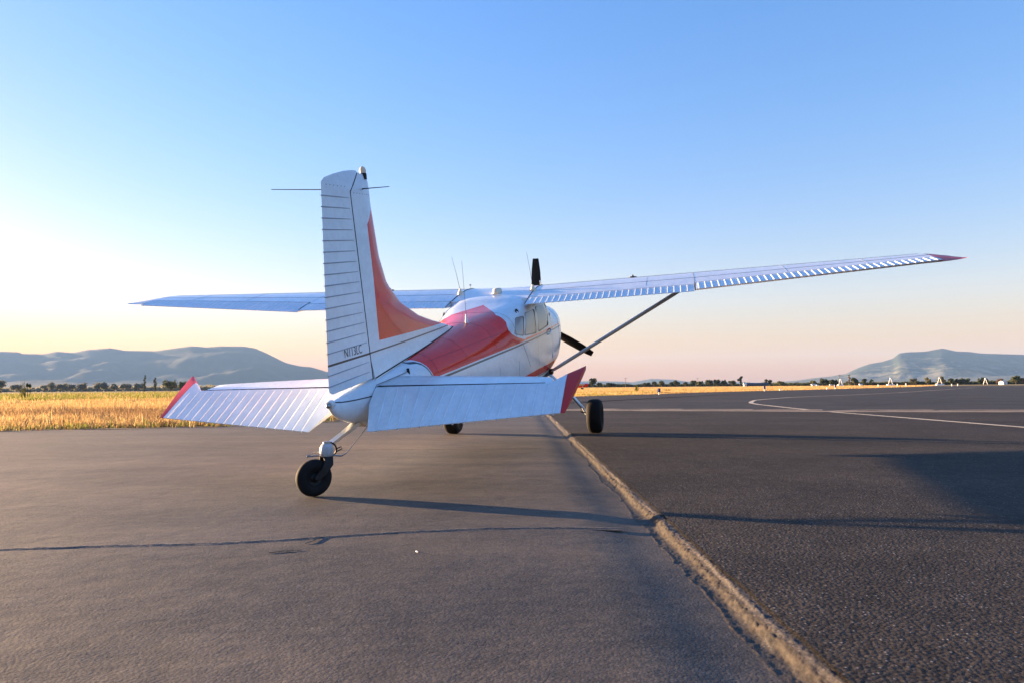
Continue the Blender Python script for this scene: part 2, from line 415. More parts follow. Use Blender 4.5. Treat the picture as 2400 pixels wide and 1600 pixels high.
# cowl inlet, spinner, propeller
PX = 1.60; HUB = Vector((PX, -.01, 1.485))
b = MB(); b.lathe([(-.12, .15), (0, .155), (.05, .15), (.16, .12), (.27, .075), (.33, .03), (.345, .001)], HUB, (1, 0, 0), 32); b.build('spinner', M['white'], plane)
for s in (1, -1):
    b = MB(); b.lathe([(0, .085), (.02, .09)], (1.515, s * .19, 1.56), (1, 0, 0), 20); b.build('air_inlet', M['gap'], plane)
for k, a0 in enumerate((2, 122, 242)):
    b = MB(); a0 = R(a0); rad = Vector((0, -math.sin(a0), math.cos(a0))); tan = Vector((0, -math.cos(a0), -math.sin(a0)))
    rings = []
    for r_, ch, th, tw in ((.10, .10, .07, 60), (.22, .13, .045, 48), (.40, .165, .03, 36), (.62, .17, .022, 27), (.85, .15, .015, 21), (1.0, .115, .01, 18), (1.07, .095, .007, 17)):
        cdir = (tan * math.cos(R(tw)) + Vector((1, 0, 0)) * math.sin(R(tw))); ndir = cdir.cross(rad)
        rings.append([HUB + rad * r_ + cdir * (ch * .5 * math.cos(q)) + ndir * (th * .5 * math.sin(q)) for q in np.linspace(0, 2 * math.pi, 13)[:-1]])
    b.loft(rings); b.build('propeller_blade', M['black'], plane)

# ---- wings
def naca(c, t=.12, m=.02, p=.4):
    yt = 5 * t * (.2969 * math.sqrt(c) - .126 * c - .3516 * c * c + .2843 * c ** 3 - .1036 * c ** 4)
    yc = m / p ** 2 * (2 * p * c - c * c) if c < p else m / (1 - p) ** 2 * ((1 - 2 * p) + 2 * p * c - c * c)
    return yc, yt
def lerp(a, b, t): return a + (b - a) * t
def wing_frame(y):
    ay = abs(y)
    if ay <= 2.53:
        t = (ay - .5) / 2.03; le = Vector((-.082, y, lerp(2.107, 2.167, t))); te = Vector((-1.711, y, lerp(2.064, 2.124, t)))
    else:
        t = (ay - 2.53) / 2.67; le = Vector((lerp(-.082, -.25, t), y, lerp(2.167, 2.268, t))); te = Vector((lerp(-1.711, -1.385, t), y, lerp(2.124, 2.300, t)))
    ch = te - le; L = ch.length; d = ch / L; n = Vector((-d.z, 0, d.x)) * -1
    if n.z < 0: n = -n
    tk = .12 if ay <= 2.53 else lerp(.12, .11, (ay - 2.53) / 2.67)
    return le, d, n, L, tk
def wing_pt(y, c, up):
    le, d, n, L, tk = wing_frame(y); yc, yt = naca(c, tk)
    return le + d * (c * L) + n * ((yc + (yt if up else -yt)) * L)
FC, AC = .825, .775
cs = [0, .004, .012, .03, .06, .11, .18, .27, .37, .48, .6, .7]
def wing_ring(y, cut):
    up = cs + [cut - .03, cut]; r = [wing_pt(y, c, True) for c in reversed(up)]
    r += [wing_pt(y, c, False) for c in (up[1:-1] + [cut])]
    return r
def aero_part(name, s, y0, y1, cut, defl, parent, mats):
    """flap or aileron behind the cut; rotated by defl about its hinge"""
    b = MB(); rings = []; frames = {}
    def fr(y):
        u, l = wing_pt(y, cut + .008, True), wing_pt(y, cut + .008, False); o = (u + l) / 2; le, d, n, L, tk = wing_frame(y)
        te = le + d * L; c = te - o; Lc = c.length; c = c / Lc; nn = Vector((-c.z, 0, c.x)); nn = nn if nn.z > 0 else -nn
        ca, sa = math.cos(defl), math.sin(defl); c2 = c * ca + nn * sa; n2 = nn * ca - c * sa
        return o, c2, n2, Lc, (u - l).length
    def pt(y, q, up):
        o, c, n, L, th = fr(y); h = th * .5 * (1 - q) + .0022
        return o + c * (q * L) + n * (h if up else -h)
    ys = np.linspace(y0, y1, 5)
    for y in ys:
        y = s * y; o, c, n, L, th = fr(y)
        nose = [o + c * (-th * .35 * math.sin(a)) + n * (-th * .5 * math.cos(a)) for a in np.linspace(.4, math.pi - .4, 4)]
        rings.append([pt(y, q, True) for q in (0, .25, .5, .75, 1)] + [pt(y, q, False) for q in (1, .75, .5, .25, 0)] + nose)
    b.loft(rings); o = b.build(name, mats, parent, angle=28)
    k = 0; y = y0 + .03
    while y < y1 - .015:
        t = MB(); yy = s * y
        pu = [pt(yy, q, True) for q in (.04, .35, .7, 1.012)]; pl = [pt(yy, q, False) for q in (1.012, .7, .35, .06)]
        t.tube(pu, [.0058, .0064, .0062, .005], 6); t.tube(pl, [.0045, .0052, .0052, .003], 6)
        t.build('rib', mats, o); y += .0758
    return o
for s in (1, -1):
    w = MB()
    ysl = [.50, .9, 1.5, 2.1, 2.527]
    w.loft([wing_ring(s * y, FC) for y in ysl])
    w.loft([wing_ring(s * y, AC) for y in (2.533, 2.9, 3.4, 4.0, 4.6, 5.20)])
    wing = w.build('wing', [M['white']], plane, angle=30)
    # tip cap: upper surface runs out to the rear point, lower surface curls up to it
    tip = MB(); base = wing_ring(s * 5.203, AC); rings = []
    full = [wing_pt(s * 5.203, c, True) for c in (1, .9, .8, .6, .4, .2, .1, .04, .01, 0)] + [wing_pt(s * 5.203, c, False) for c in (.01, .04, .1, .2, .4, .6, .8, .9)]
    rear = Vector((-1.312, s * 5.461, 2.330))
    for t in (0, .25, .5, .75, .92, 1.0):
        q = []
        for p in full:
            fx = (p.x - full[0].x) / (full[9].x - full[0].x)             # 0 at trailing edge, 1 at leading edge
            yend = .258 - .23 * fx ** 2.2
            target = Vector((lerp(rear.x, p.x, min(1, .25 + fx * .9)) if fx < .8 else p.x, s * (5.203 + yend), lerp(2.322, 2.30, fx)))
            e = t ** 1.0; bulge = math.sqrt(max(0, 1 - t * t))
            zmid = lerp(full[0].z, target.z, t)
            q.append(Vector((lerp(p.x, target.x, t ** 1.6), lerp(p.y, target.y, t), lerp(target.z, p.z, bulge * .9 + .1 * (1 - t)))))
        rings.append(q)
    tip.loft(rings); wt = tip.build('wing_tip', [M['red_tip'] if s < 0 else M['white_dull']], plane, angle=60)
    if s < 0: wt['label'] = 'dark red wing tip'
    aero_part('flap', s, .515, 2.522, FC, 0.0, plane, [M['white']])
    aero_part('aileron', s, 2.540, 5.195, AC, R(-3.6) if s > 0 else R(3.6), plane, [M['white']])
    for nm_, ya, yb, cc in (('flap_gap', .515, 2.522, FC), ('aileron_gap', 2.54, 5.195, AC)):
        b = MB(); b.tube([wing_pt(s * y, cc + .004, True) - Vector((0, 0, .001)) for y in np.linspace(ya, yb, 16)], .0046, 6); b.build(nm_, M['gap'], plane)
    b = MB(); b.tube([wing_pt(s * .508, c, True) for c in (.83, .9, .98)], .0045, 6); b.build('flap_gap', M['gap'], plane)
    b = MB(); b.tube([wing_pt(s * 2.531, c, True) for c in (.78, .83, .9, .98)], .005, 6); b.build('flap_gap', M['gap'], plane)
    b = MB(); b.lathe([(-.004, .035), (.004, .036), (.006, .024), (-.01, .02)], (-1.93, s * (side_y(-1.93, 2.0) + .002), 2.0), (-.25, s, .35), 16); b.build('air_vent', M['gap'], plane)
    # spanwise and chordwise skin laps on the upper surface
    def wl_(c, ya, yb, n=14): return [wing_pt(s * y, c, True) + Vector((0, 0, .0005)) for y in np.linspace(ya, yb, n)]
    lap('skin_joint', wl_(.60, .52, 5.19, 20), .0022)
    lap('skin_joint', wl_(.30, .52, 5.19, 20), .0020)
    for y in (1.95, 2.53, 3.6, 4.5): lap('skin_joint', [wing_pt(s * y, c, True) for c in (.03, .1, .2, .3, .45, .6, .74)], .0020)
    # root fairing strip, fuel cap, vent, aerial
    lap('root_joint', [wing_pt(s * .503, c, True) + Vector((0, 0, .002)) for c in (.02, .06, .12, .2, .3, .45, .6, .7, .82)], .006, 'gap')
    b = MB(); p = wing_pt(s * 1.75, .20, True); b.lathe([(-.004, .055), (.008, .055), (.012, .045), (.018, .012), (.035, .010), (.036, .001)], p, (.02, 0, 1), 18); b.build('fuel_cap', M['black'], plane)
    b = MB(); p = wing_pt(s * .50, .27, True); b.tube([p - Vector((0, 0, .02)), p + Vector((0, 0, .05))], .006, 8); b.box(p + Vector((0, 0, .055)), (.03, .02, .02)); b.build('vent_post', M['white_dull'], plane)
    b = MB(); p = Vector((-1.046, s * .494, 2.19)); b.lathe([(-.01, .045), (.012, .04), (.05, .018), (.075, .010)], p, (-.12, 0, 1), 14); ant = b.build('aerial', M['beige'], plane)
    b = MB(); b.tube([p + Vector((-.01, 0, .06)), p + Vector((-.13, 0, .29)), p + Vector((-.27, 0, .50))], [.003, .0022, .0015], 6); b.build('whip', M['rod'], ant)
    # lift strut, streamlined tube
    A, Bq = Vector((-.28, s * .53, .977)), Vector((-.62, s * 2.43, 2.10)); ax = (Bq - A).normalized(); cx = (Vector((1, 0, 0)) - ax * ax.x).normalized(); nz = ax.cross(cx)
    b = MB(); prof = []
    for a in np.linspace(0, 2 * math.pi, 21)[:-1]:
        u = math.cos(a); prof.append((.074 * u, .029 * math.sin(a) * (1 - .35 * (1 - u) / 2)))
    b.loft([[A + ax * (t * (Bq - A).length) + cx * (u * k) + nz * (v * k) for u, v in prof] for t, k in ((0, .6), (.03, .85), (.08, 1), (.5, 1), (.92, 1), (.97, .9), (1, .7))])
    st = b.build('lift_strut', M['strut'], plane, angle=60)
    b = MB(); b.box(A + Vector((0, s * .005, .0)), (.10, .05, .07)); b.build('strut_fitting', M['gap'], plane)
b = MB(); b.loft([wing_ring(y, .835) for y in (-.498, -.3, 0, .3, .498)]); b.build('wing_centre_section', [M['white']], plane, angle=30)
# roof blister and fuselage whip
b = MB(); b.loft([[Vector((-.995 + dx * .14, dy * .055 * k, 2.175 + .045 * h)) for dx, dy in [(math.cos(a), math.sin(a)) for a in np.linspace(0, 2 * math.pi, 17)[:-1]] ] for h, k in ((0, 1),)] + [[Vector((-.995 + math.cos(a) * .13 * k, math.sin(a) * .06 * k, 2.18 + h)) for a in np.linspace(0, 2 * math.pi, 17)[:-1]] for h, k in ((.03, .98), (.05, .85), (.058, .6), (.06, .2))])
b.build('roof_blister', M['beige'], plane, angle=60)
zt = sec(-2.83)[1]
b = MB(); b.lathe([(-.01, .022), (.01, .02), (.06, .012), (.10, .007)], (-2.83, -.10, zt - .012), (-.08, 0, 1), 12); ant = b.build('aerial', [M['white']], plane)
b = MB(); b.tube([(-2.836, -.10, zt + .07), (-2.85, -.10, zt + .66)], [.0022, .0014], 6); b.build('whip', M['rod'], ant)

# ---- fin, dorsal and rudder
_fin_z = [1.80, 1.975, 1.99, 2.053, 2.12, 2.20, 2.352, 2.53, 2.758, 3.15, 3.25, 3.32, 3.36, 3.385]
_fin_x = [-3.02, -3.05, -3.10, -3.369, -3.70, -4.02, -4.431, -4.701, -4.815, -4.884, -4.887, -4.893, -4.905, -4.94]
def finLE(z): return float(np.interp(z, _fin_z, _fin_x))
def hinge_x(z): return -5.211 + (z - 1.835) / 1.397 * -.068 if z < 3.232 else lerp(-5.279, -5.089, min(1, (z - 3.232) / .156))
def fin_half(x, z):
    le, h = finLE(z), hinge_x(z) + .008; cl = max(le - h, 1e-3); u = min(max((le - x) / cl, 0), 1)
    tmax = lerp(.058, .030, min(1, max(0, (z - 1.85) / 1.5)))
    far = min(1, .45 + .55 * (1 - min(1, max(0, (x + 4.9) / 1.6))))
    flare = 1 + .5 * max(0, 1 - (z - 1.86) / .14) if z < 2.0 else 1
    nose = min(1, math.sqrt(max(0, (le - x)) / (.16 if z > 2.4 else .30)) + .02)
    tail = 1 - .35 * max(0, (u - .6) / .4)
    return tmax * far * nose * tail * flare * (1 if z < 3.30 else math.sqrt(max(.05, (3.40 - z) / .10)))
REDFIN = [(-4.70, 3.40), (-4.884, 3.150), (-5.053, 2.998), (-5.028, 2.108), (-3.369, 2.052), (-3.0, 2.05)]
zs = sorted(set(list(np.round(np.arange(1.80, 3.385, .05), 4)) + [1.975, 2.009, 2.024, 2.032, 2.044, 2.053, 2.108, 2.352, 2.998, 3.15, 3.232, 3.34, 3.36, 3.385]))
def stripe_z(x): return 2.043 + (x + 5.804) * -.0122
def blade_mesh(name, zs, x0f, x1f, half, nx, colour, mats, parent, cuts=()):
    m = bmesh.new()
    for sgn in (1, -1):
        g = []
        for z in zs:
            a, c = x0f(z), x1f(z); row = []
            for k in range(nx + 1):
                u = (k / nx); u = u * u * .6 + u * .4; x = a + (c - a) * u
                row.append(m.verts.new((x, sgn * half(x, z), z)))
            g.append(row)
        for i in range(len(g) - 1):
            for k in range(nx):
                q = (g[i][k], g[i][k + 1], g[i + 1][k + 1], g[i + 1][k]); m.faces.new(q if sgn < 0 else q[::-1])
        if sgn == 1: g1 = g
    for i in range(len(zs) - 1):
        m.faces.new((g1[i][nx], g1[i + 1][nx], g[i + 1][nx], g[i][nx])); m.faces.new((g1[i + 1][0], g1[i][0], g[i][0], g[i + 1][0]))
    m.faces.new([v for v in g1[-1]] + [v for v in reversed(g[-1])]); m.faces.new([v for v in reversed(g1[0])] + [v for v in g[0]])
    for (p, q) in cuts:
        no = Vector((q[1] - p[1], 0, -(q[0] - p[0]))).normalized()
        lo = (min(p[0], q[0]) - .4, min(p[1], q[1]) - .08); hi = (max(p[0], q[0]) + .4, max(p[1], q[1]) + .08)
        fs = [f for f in m.faces if lo[0] < f.calc_center_median().x < hi[0] and lo[1] < f.calc_center_median().z < hi[1]]
        gg = set(fs)
        for f in fs: gg.update(f.edges); gg.update(f.verts)
        bmesh.ops.bisect_plane(m, geom=list(gg), plane_co=(p[0], 0, p[1]), plane_no=no, dist=1e-6)
    bmesh.ops.remove_doubles(m, verts=m.verts, dist=1e-5)
    bmesh.ops.recalc_face_normals(m, faces=m.faces)
    for f in m.faces: f.material_index = colour(f.calc_center_median()); f.smooth = True
    me = bpy.data.meshes.new(name); m.to_mesh(me); m.free()
    for q in mats: me.materials.append(q)
    me.set_sharp_from_angle(angle=R(35)); return link(name, me, parent)
def fin_col(c):
    if inpoly(c.x, c.z, REDFIN): return 1
    return 2 if abs(c.z - stripe_z(c.x)) < .006 else 0
sc = [((-5.9, stripe_z(-5.9) + d), (-3.0, stripe_z(-3.0) + d)) for d in (.006, -.006)]
cuts = [(REDFIN[i], REDFIN[i + 1]) for i in range(1, 4)] + sc
blade_mesh('fin', zs, finLE, lambda z: hinge_x(z) + .010, fin_half, 26, fin_col, fm, plane, cuts)
def rud_te(z):
    return float(np.interp(z, [1.845, 1.862, 1.88, 3.279, 3.310, 3.347, 3.377, 3.398], [-5.79, -5.825, -5.834, -5.656, -5.606, -5.46, -5.314, -5.161]))
def rud_le(z): return hinge_x(z) - .006
def rud_half(x, z):
    a, c = rud_le(z), rud_te(z); u = min(max((a - x) / max(a - c, 1e-3), 0), 1)
    return (lerp(.040, .024, (z - 1.85) / 1.55) * (1 - u) + .002) * (1 if z < 3.26 else math.sqrt(max(.03, (3.405 - z) / .145)))
zr = [1.845, 1.862, 1.88] + list(np.arange(1.93, 3.24, .05)) + [3.232, 3.26, 3.279, 3.31, 3.347, 3.377, 3.39, 3.398]
zr = sorted(set(round(float(z), 4) for z in zr))
stripe_cut = sc
rud = blade_mesh('rudder', zr, rud_le, rud_te, rud_half, 8, lambda c: 2 if abs(c.z - stripe_z(c.x)) < .0075 else 0, fm, plane, [((-5.9, stripe_z(-5.9) + d), (-5.1, stripe_z(-5.1) + d)) for d in (.0075, -.0075)])
for z in (3.185,3.109,3.033,2.956,2.881,2.804,2.728,2.652,2.577,2.501,2.425,2.35,2.274,2.198,2.123,1.976,1.902):
    t = MB()
    for sg in (1, -1):
        x0, x1 = rud_le(z) - .03, rud_te(z) - .006
        t.tube([(lerp(x0, x1, q), sg * (rud_half(lerp(x0, x1, q), z) + .0005), z + .0) for q in (0, .4, .8, 1)], [.002, .0034, .0038, .0042], 6)
    t.build('rib', M['rib_shade'], rud)
# gap strip down the hinge, seen dark
for sg in (1, -1):
    t = MB(); t.tube([(hinge_x(z) + .002, sg * (rud_half(rud_le(z), z) - .0045), z) for z in list(np.linspace(1.84, 3.23, 12)) + [3.28, 3.33, 3.38]], .0072, 8); t.build('hinge_line', M['gap'], plane)
# registration letters on both faces of the rudder
cu = bpy.data.curves.new('reg', 'FONT'); cu.body = 'N113LC'; cu.size = 1.0; cu.align_x = 'LEFT'
tmp = bpy.data.objects.new('reg', cu); COL.objects.link(tmp); bpy.context.view_layer.update()
dg = bpy.context.evaluated_depsgraph_get(); tm = bpy.data.meshes.new_from_object(tmp.evaluated_get(dg)); bpy.data.objects.remove(tmp)
co_ = np.array([v.co[:] for v in tm.vertices]); mn, mx = co_.min(0), co_.max(0)
for sg in (-1, 1):
    me = tm.copy()
    for v, p in zip(me.vertices, co_):
        u = (p[0] - mn[0]) / (mx[0] - mn[0]); h = (p[1] - mn[1]) / (mx[1] - mn[1])
        x = (-5.592 + .252 * u) if sg < 0 else (-5.34 - .252 * u); z = stripe_z(x) + .022 + .064 * h + .012 * h * 0
        v.co = (x, sg * (rud_half(x, z) + .0018), z)
    me.materials.clear(); me.materials.append(M['navy']); me.update()
    link('lettering', me, rud)
# dark joint along the dorsal base
for sg in (1, -1):
    pts = []
    for x in np.arange(-3.04, -5.2, -.12):
        z = sec(x)[1] - .012; pts.append((x, sg * max(fin_half(x, max(z + .01, 1.86)), .004) + sg * .003, z + .012))
    b = MB(); b.tube(pts, .0055, 6); b.build('dorsal_joint', M['gap'], plane)
# beacon and nav rods
b = MB(); b.lathe([(-.03, .028), (0, .028), (.012, .028), (.016, .025)], (-4.965, 0, 3.375), (0, 0, 1), 20); bc = b.build('beacon', M['black'], plane)
b = MB(); b.lathe([(.0, .024), (.020, .026), (.036, .022), (.048, .013), (.052, .002)], (-4.965, 0, 3.391), (0, 0, 1), 20); b.build('lens', M['beige'], bc)
for sg in (1, -1):
    b = MB(); b.tube([(-5.06, sg * .02, 3.262), (-5.10, sg * .06, 3.263), (-5.50, sg * .47, 3.272)] if sg > 0 else [(-5.06, -.02, 3.262), (-5.09, -.05, 3.262), (-5.20, -.30, 3.250)], [.007, .0042, .0025], 6); b.build('tail_aerial', M['rod'], plane)
# rivets on the fin cap, one joined part
b = MB()
for sg in (1, -1):
    for x in np.arange(-5.26, -4.90, .045):
        z = 3.225; b.lathe([(0, .0038), (.002, .0026), (.0026, .0005)], (x, sg * fin_half(x, z), z), (0, sg, 0), 6)
    for x in np.arange(-5.60, -5.30, .05):
        z = 3.262; b.lathe([(0, .0038), (.002, .0026), (.0026, .0005)], (x, sg * rud_half(x, z), z), (0, sg, 0), 6)
tag(b.build('rivets', M['gap'], plane), kind='stuff')

# ---- tailplane and elevators
ZH, XH = 1.768, -5.282
for s in (1, -1):
    b = MB(); rings = []
    def stab_ring(y, le, hx, t):
        r = []
        cc = (0, .01, .04, .1, .22, .45, .75, 1)
        for c in reversed(cc): r.append(Vector((lerp(le, hx, c), s * y, ZH + t * (math.sqrt(min(1, c / .22)) * (1 - .28 * max(0, c - .3))))))
        for c in cc[1:]: r.append(Vector((lerp(le, hx, c), s * y, ZH - t * (math.sqrt(min(1, c / .22)) * (1 - .28 * max(0, c - .3))))))
        return r
    for y, le, t in ((.08, -4.78, .034), (.5, -4.85, .033), (1.0, -4.93, .031), (1.3, -4.985, .029), (1.385, -5.01, .026), (1.41, -5.06, .015)):
        rings.append(stab_ring(y, le, XH + .012, t))
    b.loft(rings); b.build('stabilizer', [M['white']], plane, angle=40)
    # elevator in its own plane (sa aft of the hinge, y), drooped 21 degrees
    DE = R(21)
    def ept(sa, y, h): return Vector((XH - sa * math.cos(DE) - h * math.sin(DE) * 1.0, s * y, ZH - sa * math.sin(DE) + h * math.cos(DE)))
    def te_s(y): return lerp(.528, .327, (y - .222) / 1.336)
    def rng_s(y):
        s0 = -.022 if y <= 1.392 else lerp(.0, -.268, (y - 1.392) / .256)
        s1 = te_s(y)
        if y < .222: s1 = float(np.interp(y, [.100, .123, .222], [.02, .217, .528]))
        if y > 1.558: s1 = lerp(.327, -.262, (y - 1.558) / .09)
        return s0, max(s1, s0 + .004)
    def eh(sa, y):
        s0, s1 = rng_s(y); tt = .030 if y < 1.53 else lerp(.030, .013, (y - 1.53) / .12)
        base = tt * (1 - max(sa, 0) / max(te_s(min(y, 1.56)), .1)) + .0022
        nose = min(1, math.sqrt(max(0, sa - s0) / .035) + .08)
        return max(.0015, base * nose)
    def panel(ysl, mats_, nm, par):
        b = MB(); rr = []
        for y in ysl:
            s0, s1 = rng_s(y); q = [0, .015, .05, .12, .25, .45, .7, 1]
            up = [ept(lerp(s0, s1, t), y, eh(lerp(s0, s1, t), y)) for t in q]; dn = [ept(lerp(s0, s1, t), y, -eh(lerp(s0, s1, t), y)) for t in reversed(q)]
            rr.append(up + dn)
        b.loft(rr); return b.build(nm, mats_, par, angle=30)
    el = panel([.102, .123, .17, .222, .4, .7, 1.0, 1.3, 1.3915, 1.394, 1.46, 1.527], [M['white']], 'elevator', plane)
    panel([1.529, 1.558, 1.58, 1.60, 1.62, 1.635, 1.645], [M['red_tip']], 'tip_cap', el)
    for k in range(17):
        y = .281 + .0751 * k; t = MB()
        sa0 = .03 if y < 1.36 else .03
        y0 = y - (.09 if k == 0 else .08 if k == 1 else .085 if k == 2 else .05 if k == 3 else 0) * (1 if s < 0 else 0)
        for sg in (1, -1):
            qs = (sa0, .15, .3, te_s(y) + .005) if te_s(y) > .33 else (sa0, .12, .25, te_s(y) + .005)
            t.tube([ept(q, lerp(y0, y, q / te_s(y)), sg * eh(min(q, te_s(y) - .002), y)) for q in qs], [.004, .0095, .0098, .007] if s < 0 else [.003, .0062, .0066, .0055], 6)
        t.build('rib', [M['white']], el)
    # fuselage slot where the tailplane trims, hinge gap and arm
    b = MB(); b.box((-4.765, s * .155, 1.79), (.014, .02, .10), Matrix.Rotation(R(-12), 3, 'Y')); b.build('trim_slot', M['gap'], plane)
    b = MB(); b.tube([(XH + .004, s * .11, ZH + .026), (XH + .004, s * 1.38, ZH + .021)], .0075, 8); b.build('hinge_line', M['gap'], plane)
    b = MB(); b.tube([(-5.24, s * .02, 1.765), (-5.285, s * .125, 1.765)], .030, 10); b.build('torque_tube', M['gap'], plane)
    b = MB(); b.tube([(x, s * (side_y(x, 1.80) + .001), 1.80 + (x + 5.28) * .03) for x in np.arange(-5.26, -4.76, .05)], .004, 6); b.build('skin_joint', M['seam'], plane)
# tail light
b = MB(); b.lathe([(-.03, .028), (.004, .030), (.012, .026)], (-5.845, 0, 1.785), (-1, 0, -.05), 18); tl = b.build('tail_light', M['white_dull'], plane)
b = MB(); b.lathe([(0, .018), (.02, .016), (.03, .008), (.033, .001)], (-5.856, 0, 1.785), (-1, 0, -.05), 14); b.build('lens', M['steel'], tl)
# stern seam: navy line from the rudder foot down the stern
for sg in (1, -1):
    b = MB(); b.tube([(x, sg * side_y(x, sec(x)[2] + .035) * 1.0, sec(x)[2] + .037) for x in np.arange(-5.80, -4.75, .06)], .0045, 6); b.build('skin_joint', M['navy'], plane)

# ---- main gear
for s in (1, -1):
    ax = P2B(0, s * 1.091, .247)
    pts = [Vector((.10, s * .34, .90)), Vector((.10, s * .46, .85)), Vector((.075, s * .72, .60)), Vector((.055, s * .92, .365)), ax + Vector((0, -s * .13, .03))]
    b = MB(); rr = []
    for i, p in enumerate(pts):
        t = (pts[min(i + 1, 4)] - pts[max(i - 1, 0)]).normalized(); n = Vector((1, 0, 0)).cross(t).normalized(); wd = lerp(.065, .036, i / 4); th = lerp(.013, .010, i / 4)
        rr.append([p + Vector((1, 0, 0)) * wd * a + n * th * c for a, c in ((-1, -.5), (-.8, -1), (.8, -1), (1, -.5), (1, .5), (.8, 1), (-.8, 1), (-1, .5))])
    b.loft(rr); b.build('gear_leg', M['white'], plane)
    b = MB(); b.tube([pts[2] + Vector((-.06, 0, .0)), pts[3] + Vector((-.055, -s * .02, .01)), pts[3] + Vector((-.05, -s * .03, -.05)), ax + Vector((-.06, -s * .10, .06))], .008, 8); b.build('brake_hose', M['black'], plane)
    axis = Vector((0, s, 0)); root = None
    Rw, hw = .250, .108
    b = MB(); prof = [(-hw*.62, .085), (-hw*.72, .10), (-hw*.93, .15), (-hw, .185), (-hw*.93, .215), (-hw*.75, .236), (-hw*.45, .2465), (-hw*.2, .2495), (-.004, .25), (-.003, .245), (.003, .245), (.004, .25), (hw*.2, .2495), (hw*.45, .2465), (hw*.75, .236), (hw*.93, .215), (hw, .185), (hw*.93, .15), (hw*.72, .10), (hw*.62, .085)]
    b.lathe(prof, ax, axis, 48, caps=False); ty = b.build('main_wheel', M['rubber'], plane, angle=40)
    b = MB(); b.lathe([(-.06, .02), (-.062, .088), (-.05, .09), (0, .086), (.05, .09), (.064, .088), (.05, .06), (.055, .035), (.062, .03), (.064, .001)], ax, axis, 28); b.build('rim', M['white_dull'], ty)
    b = MB(); b.lathe([(-.085, .001), (-.085, .10), (-.078, .10), (-.078, .001)], ax, axis, 28); b.box(ax + Vector((-.08, -s * .085, -.02)), (.05, .05, .09)); b.build('brake_disc', M['steel'], ty)
# ---- tail wheel: leaf spring, swivel housing, fork, wheel (all set in ground axes, turned aside)
def G(x, y, z): return P2B(x, y, z)
TWc = Vector((-6.19, .062, .1222)); TWa = Vector((-.613, -.79, 0)).normalized(); roll = Vector((0, 0, 1)).cross(TWa).normalized()
trail = Vector((-.79, .613, 0)).normalized()
PIV = TWc - trail * .085
def tw(p): return W2B(*p)
s0 = Vector((-5.455, 0, 1.565)); HS = W2B(PIV.x + .012, PIV.y, .325)
b = MB(); rr = []
for i, t in enumerate((0, .35, .7, 1)):
    p = s0.lerp(HS, t) + Vector((0, 0, -.004 * math.sin(t * math.pi))); d = (HS - s0).normalized(); n = d.cross(Vector((0, 1, 0))).normalized(); wd = lerp(.026, .021, t); th = lerp(.016, .009, t)
    rr.append([p + Vector((0, 1, 0)) * wd * a + n * th * c for a, c in ((-1, -1), (1, -1), (1, 1), (-1, 1))])
b.loft(rr); b.build('tail_spring', M['alu'], plane, smooth=False)
b = MB(); b.box(s0 + Vector((.02, 0, .0)), (.16, .07, .03), Matrix.Rotation(R(30), 3, 'Y')); b.build('spring_clamp', M['beige'], plane)
b = MB()
hr = []
for z, rx, ry in ((.254, .032, .034), (.262, .042, .043), (.288, .046, .046), (.312, .043, .044), (.334, .033, .036), (.346, .018, .02), (.350, .004, .004)):
    hr.append([tw((PIV.x + .005 + rx * math.cos(a) * 1.15, PIV.y + ry * math.sin(a), z)) for a in np.linspace(0, 2 * math.pi, 17)[:-1]])
b.loft(hr); hs = b.build('swivel_housing', M['housing'], plane, angle=45)
b = MB(); b.loft([[tw((PIV.x + .005 + rx * math.cos(a), PIV.y + rx * math.sin(a), z)) for a in np.linspace(0, 2 * math.pi, 13)[:-1]] for z, rx in ((.340, .026), (.352, .026), (.358, .012))]); b.build('grease_cap', M['steel'], hs)
b = MB(); q = tw((PIV.x + .05, PIV.y, .302))
b.tube([q + Vector((0, .05 * math.cos(a), .045 * math.sin(a))) for a in np.linspace(0, 2 * math.pi, 15)], .006, 6)
b.tube([tw((PIV.x + .05, PIV.y - .04, .30)), tw((PIV.x + .085, PIV.y - .065, .315)), tw((PIV.x + .09, PIV.y - .07, .30)), tw((PIV.x + .05, PIV.y - .05, .285))], .004, 6)
b.build('clamp', M['black'], hs)
for sg in (1, -1):
    b = MB(); o2 = TWa * (sg * .046)
    pth = [PIV + Vector((0, 0, .225)) + TWa * (sg * .028), PIV + Vector((0, 0, .185)) + o2, PIV.lerp(TWc, .45) + Vector((0, 0, .03)) * 1 + o2, TWc + o2 + Vector((0, 0, 0))]
    pth[0].z, pth[1].z, pth[2].z, pth[3].z = .256, .215, .160, .118
    rr = []
    for i, p in enumerate(pth):
        t = (pth[min(i + 1, 3)] - pth[max(i - 1, 0)]).normalized(); u = t.cross(TWa).normalized(); wd = (.034, .030, .024, .02)[i]
        rr.append([tw(p + u * wd * a + TWa * .006 * c) for a, c in ((-1, -1), (1, -1), (1, 1), (-1, 1))])
    b.loft(rr); b.build('fork', M['black'], plane)
b = MB(); Rt, ht = .1222, .037
prof = [(-ht*.55, .045), (-ht*.9, .058), (-ht, .080), (-ht*.92, .100), (-ht*.7, .114), (-ht*.35, .1205), (0, Rt), (ht*.35, .1205), (ht*.7, .114), (ht*.92, .100), (ht, .080), (ht*.9, .058), (ht*.55, .045)]
n = 40; u = Vector((0, 0, 1)); w_ = TWa.cross(u)
rings = [[tw(TWc + TWa * d + (u * math.cos(2 * math.pi * k / n) + w_ * math.sin(2 * math.pi * k / n)) * r_) for k in range(n)] for d, r_ in prof]
b.loft(rings, True, (False, False)); tyr = b.build('tail_wheel', M['rubber'], plane, angle=50)
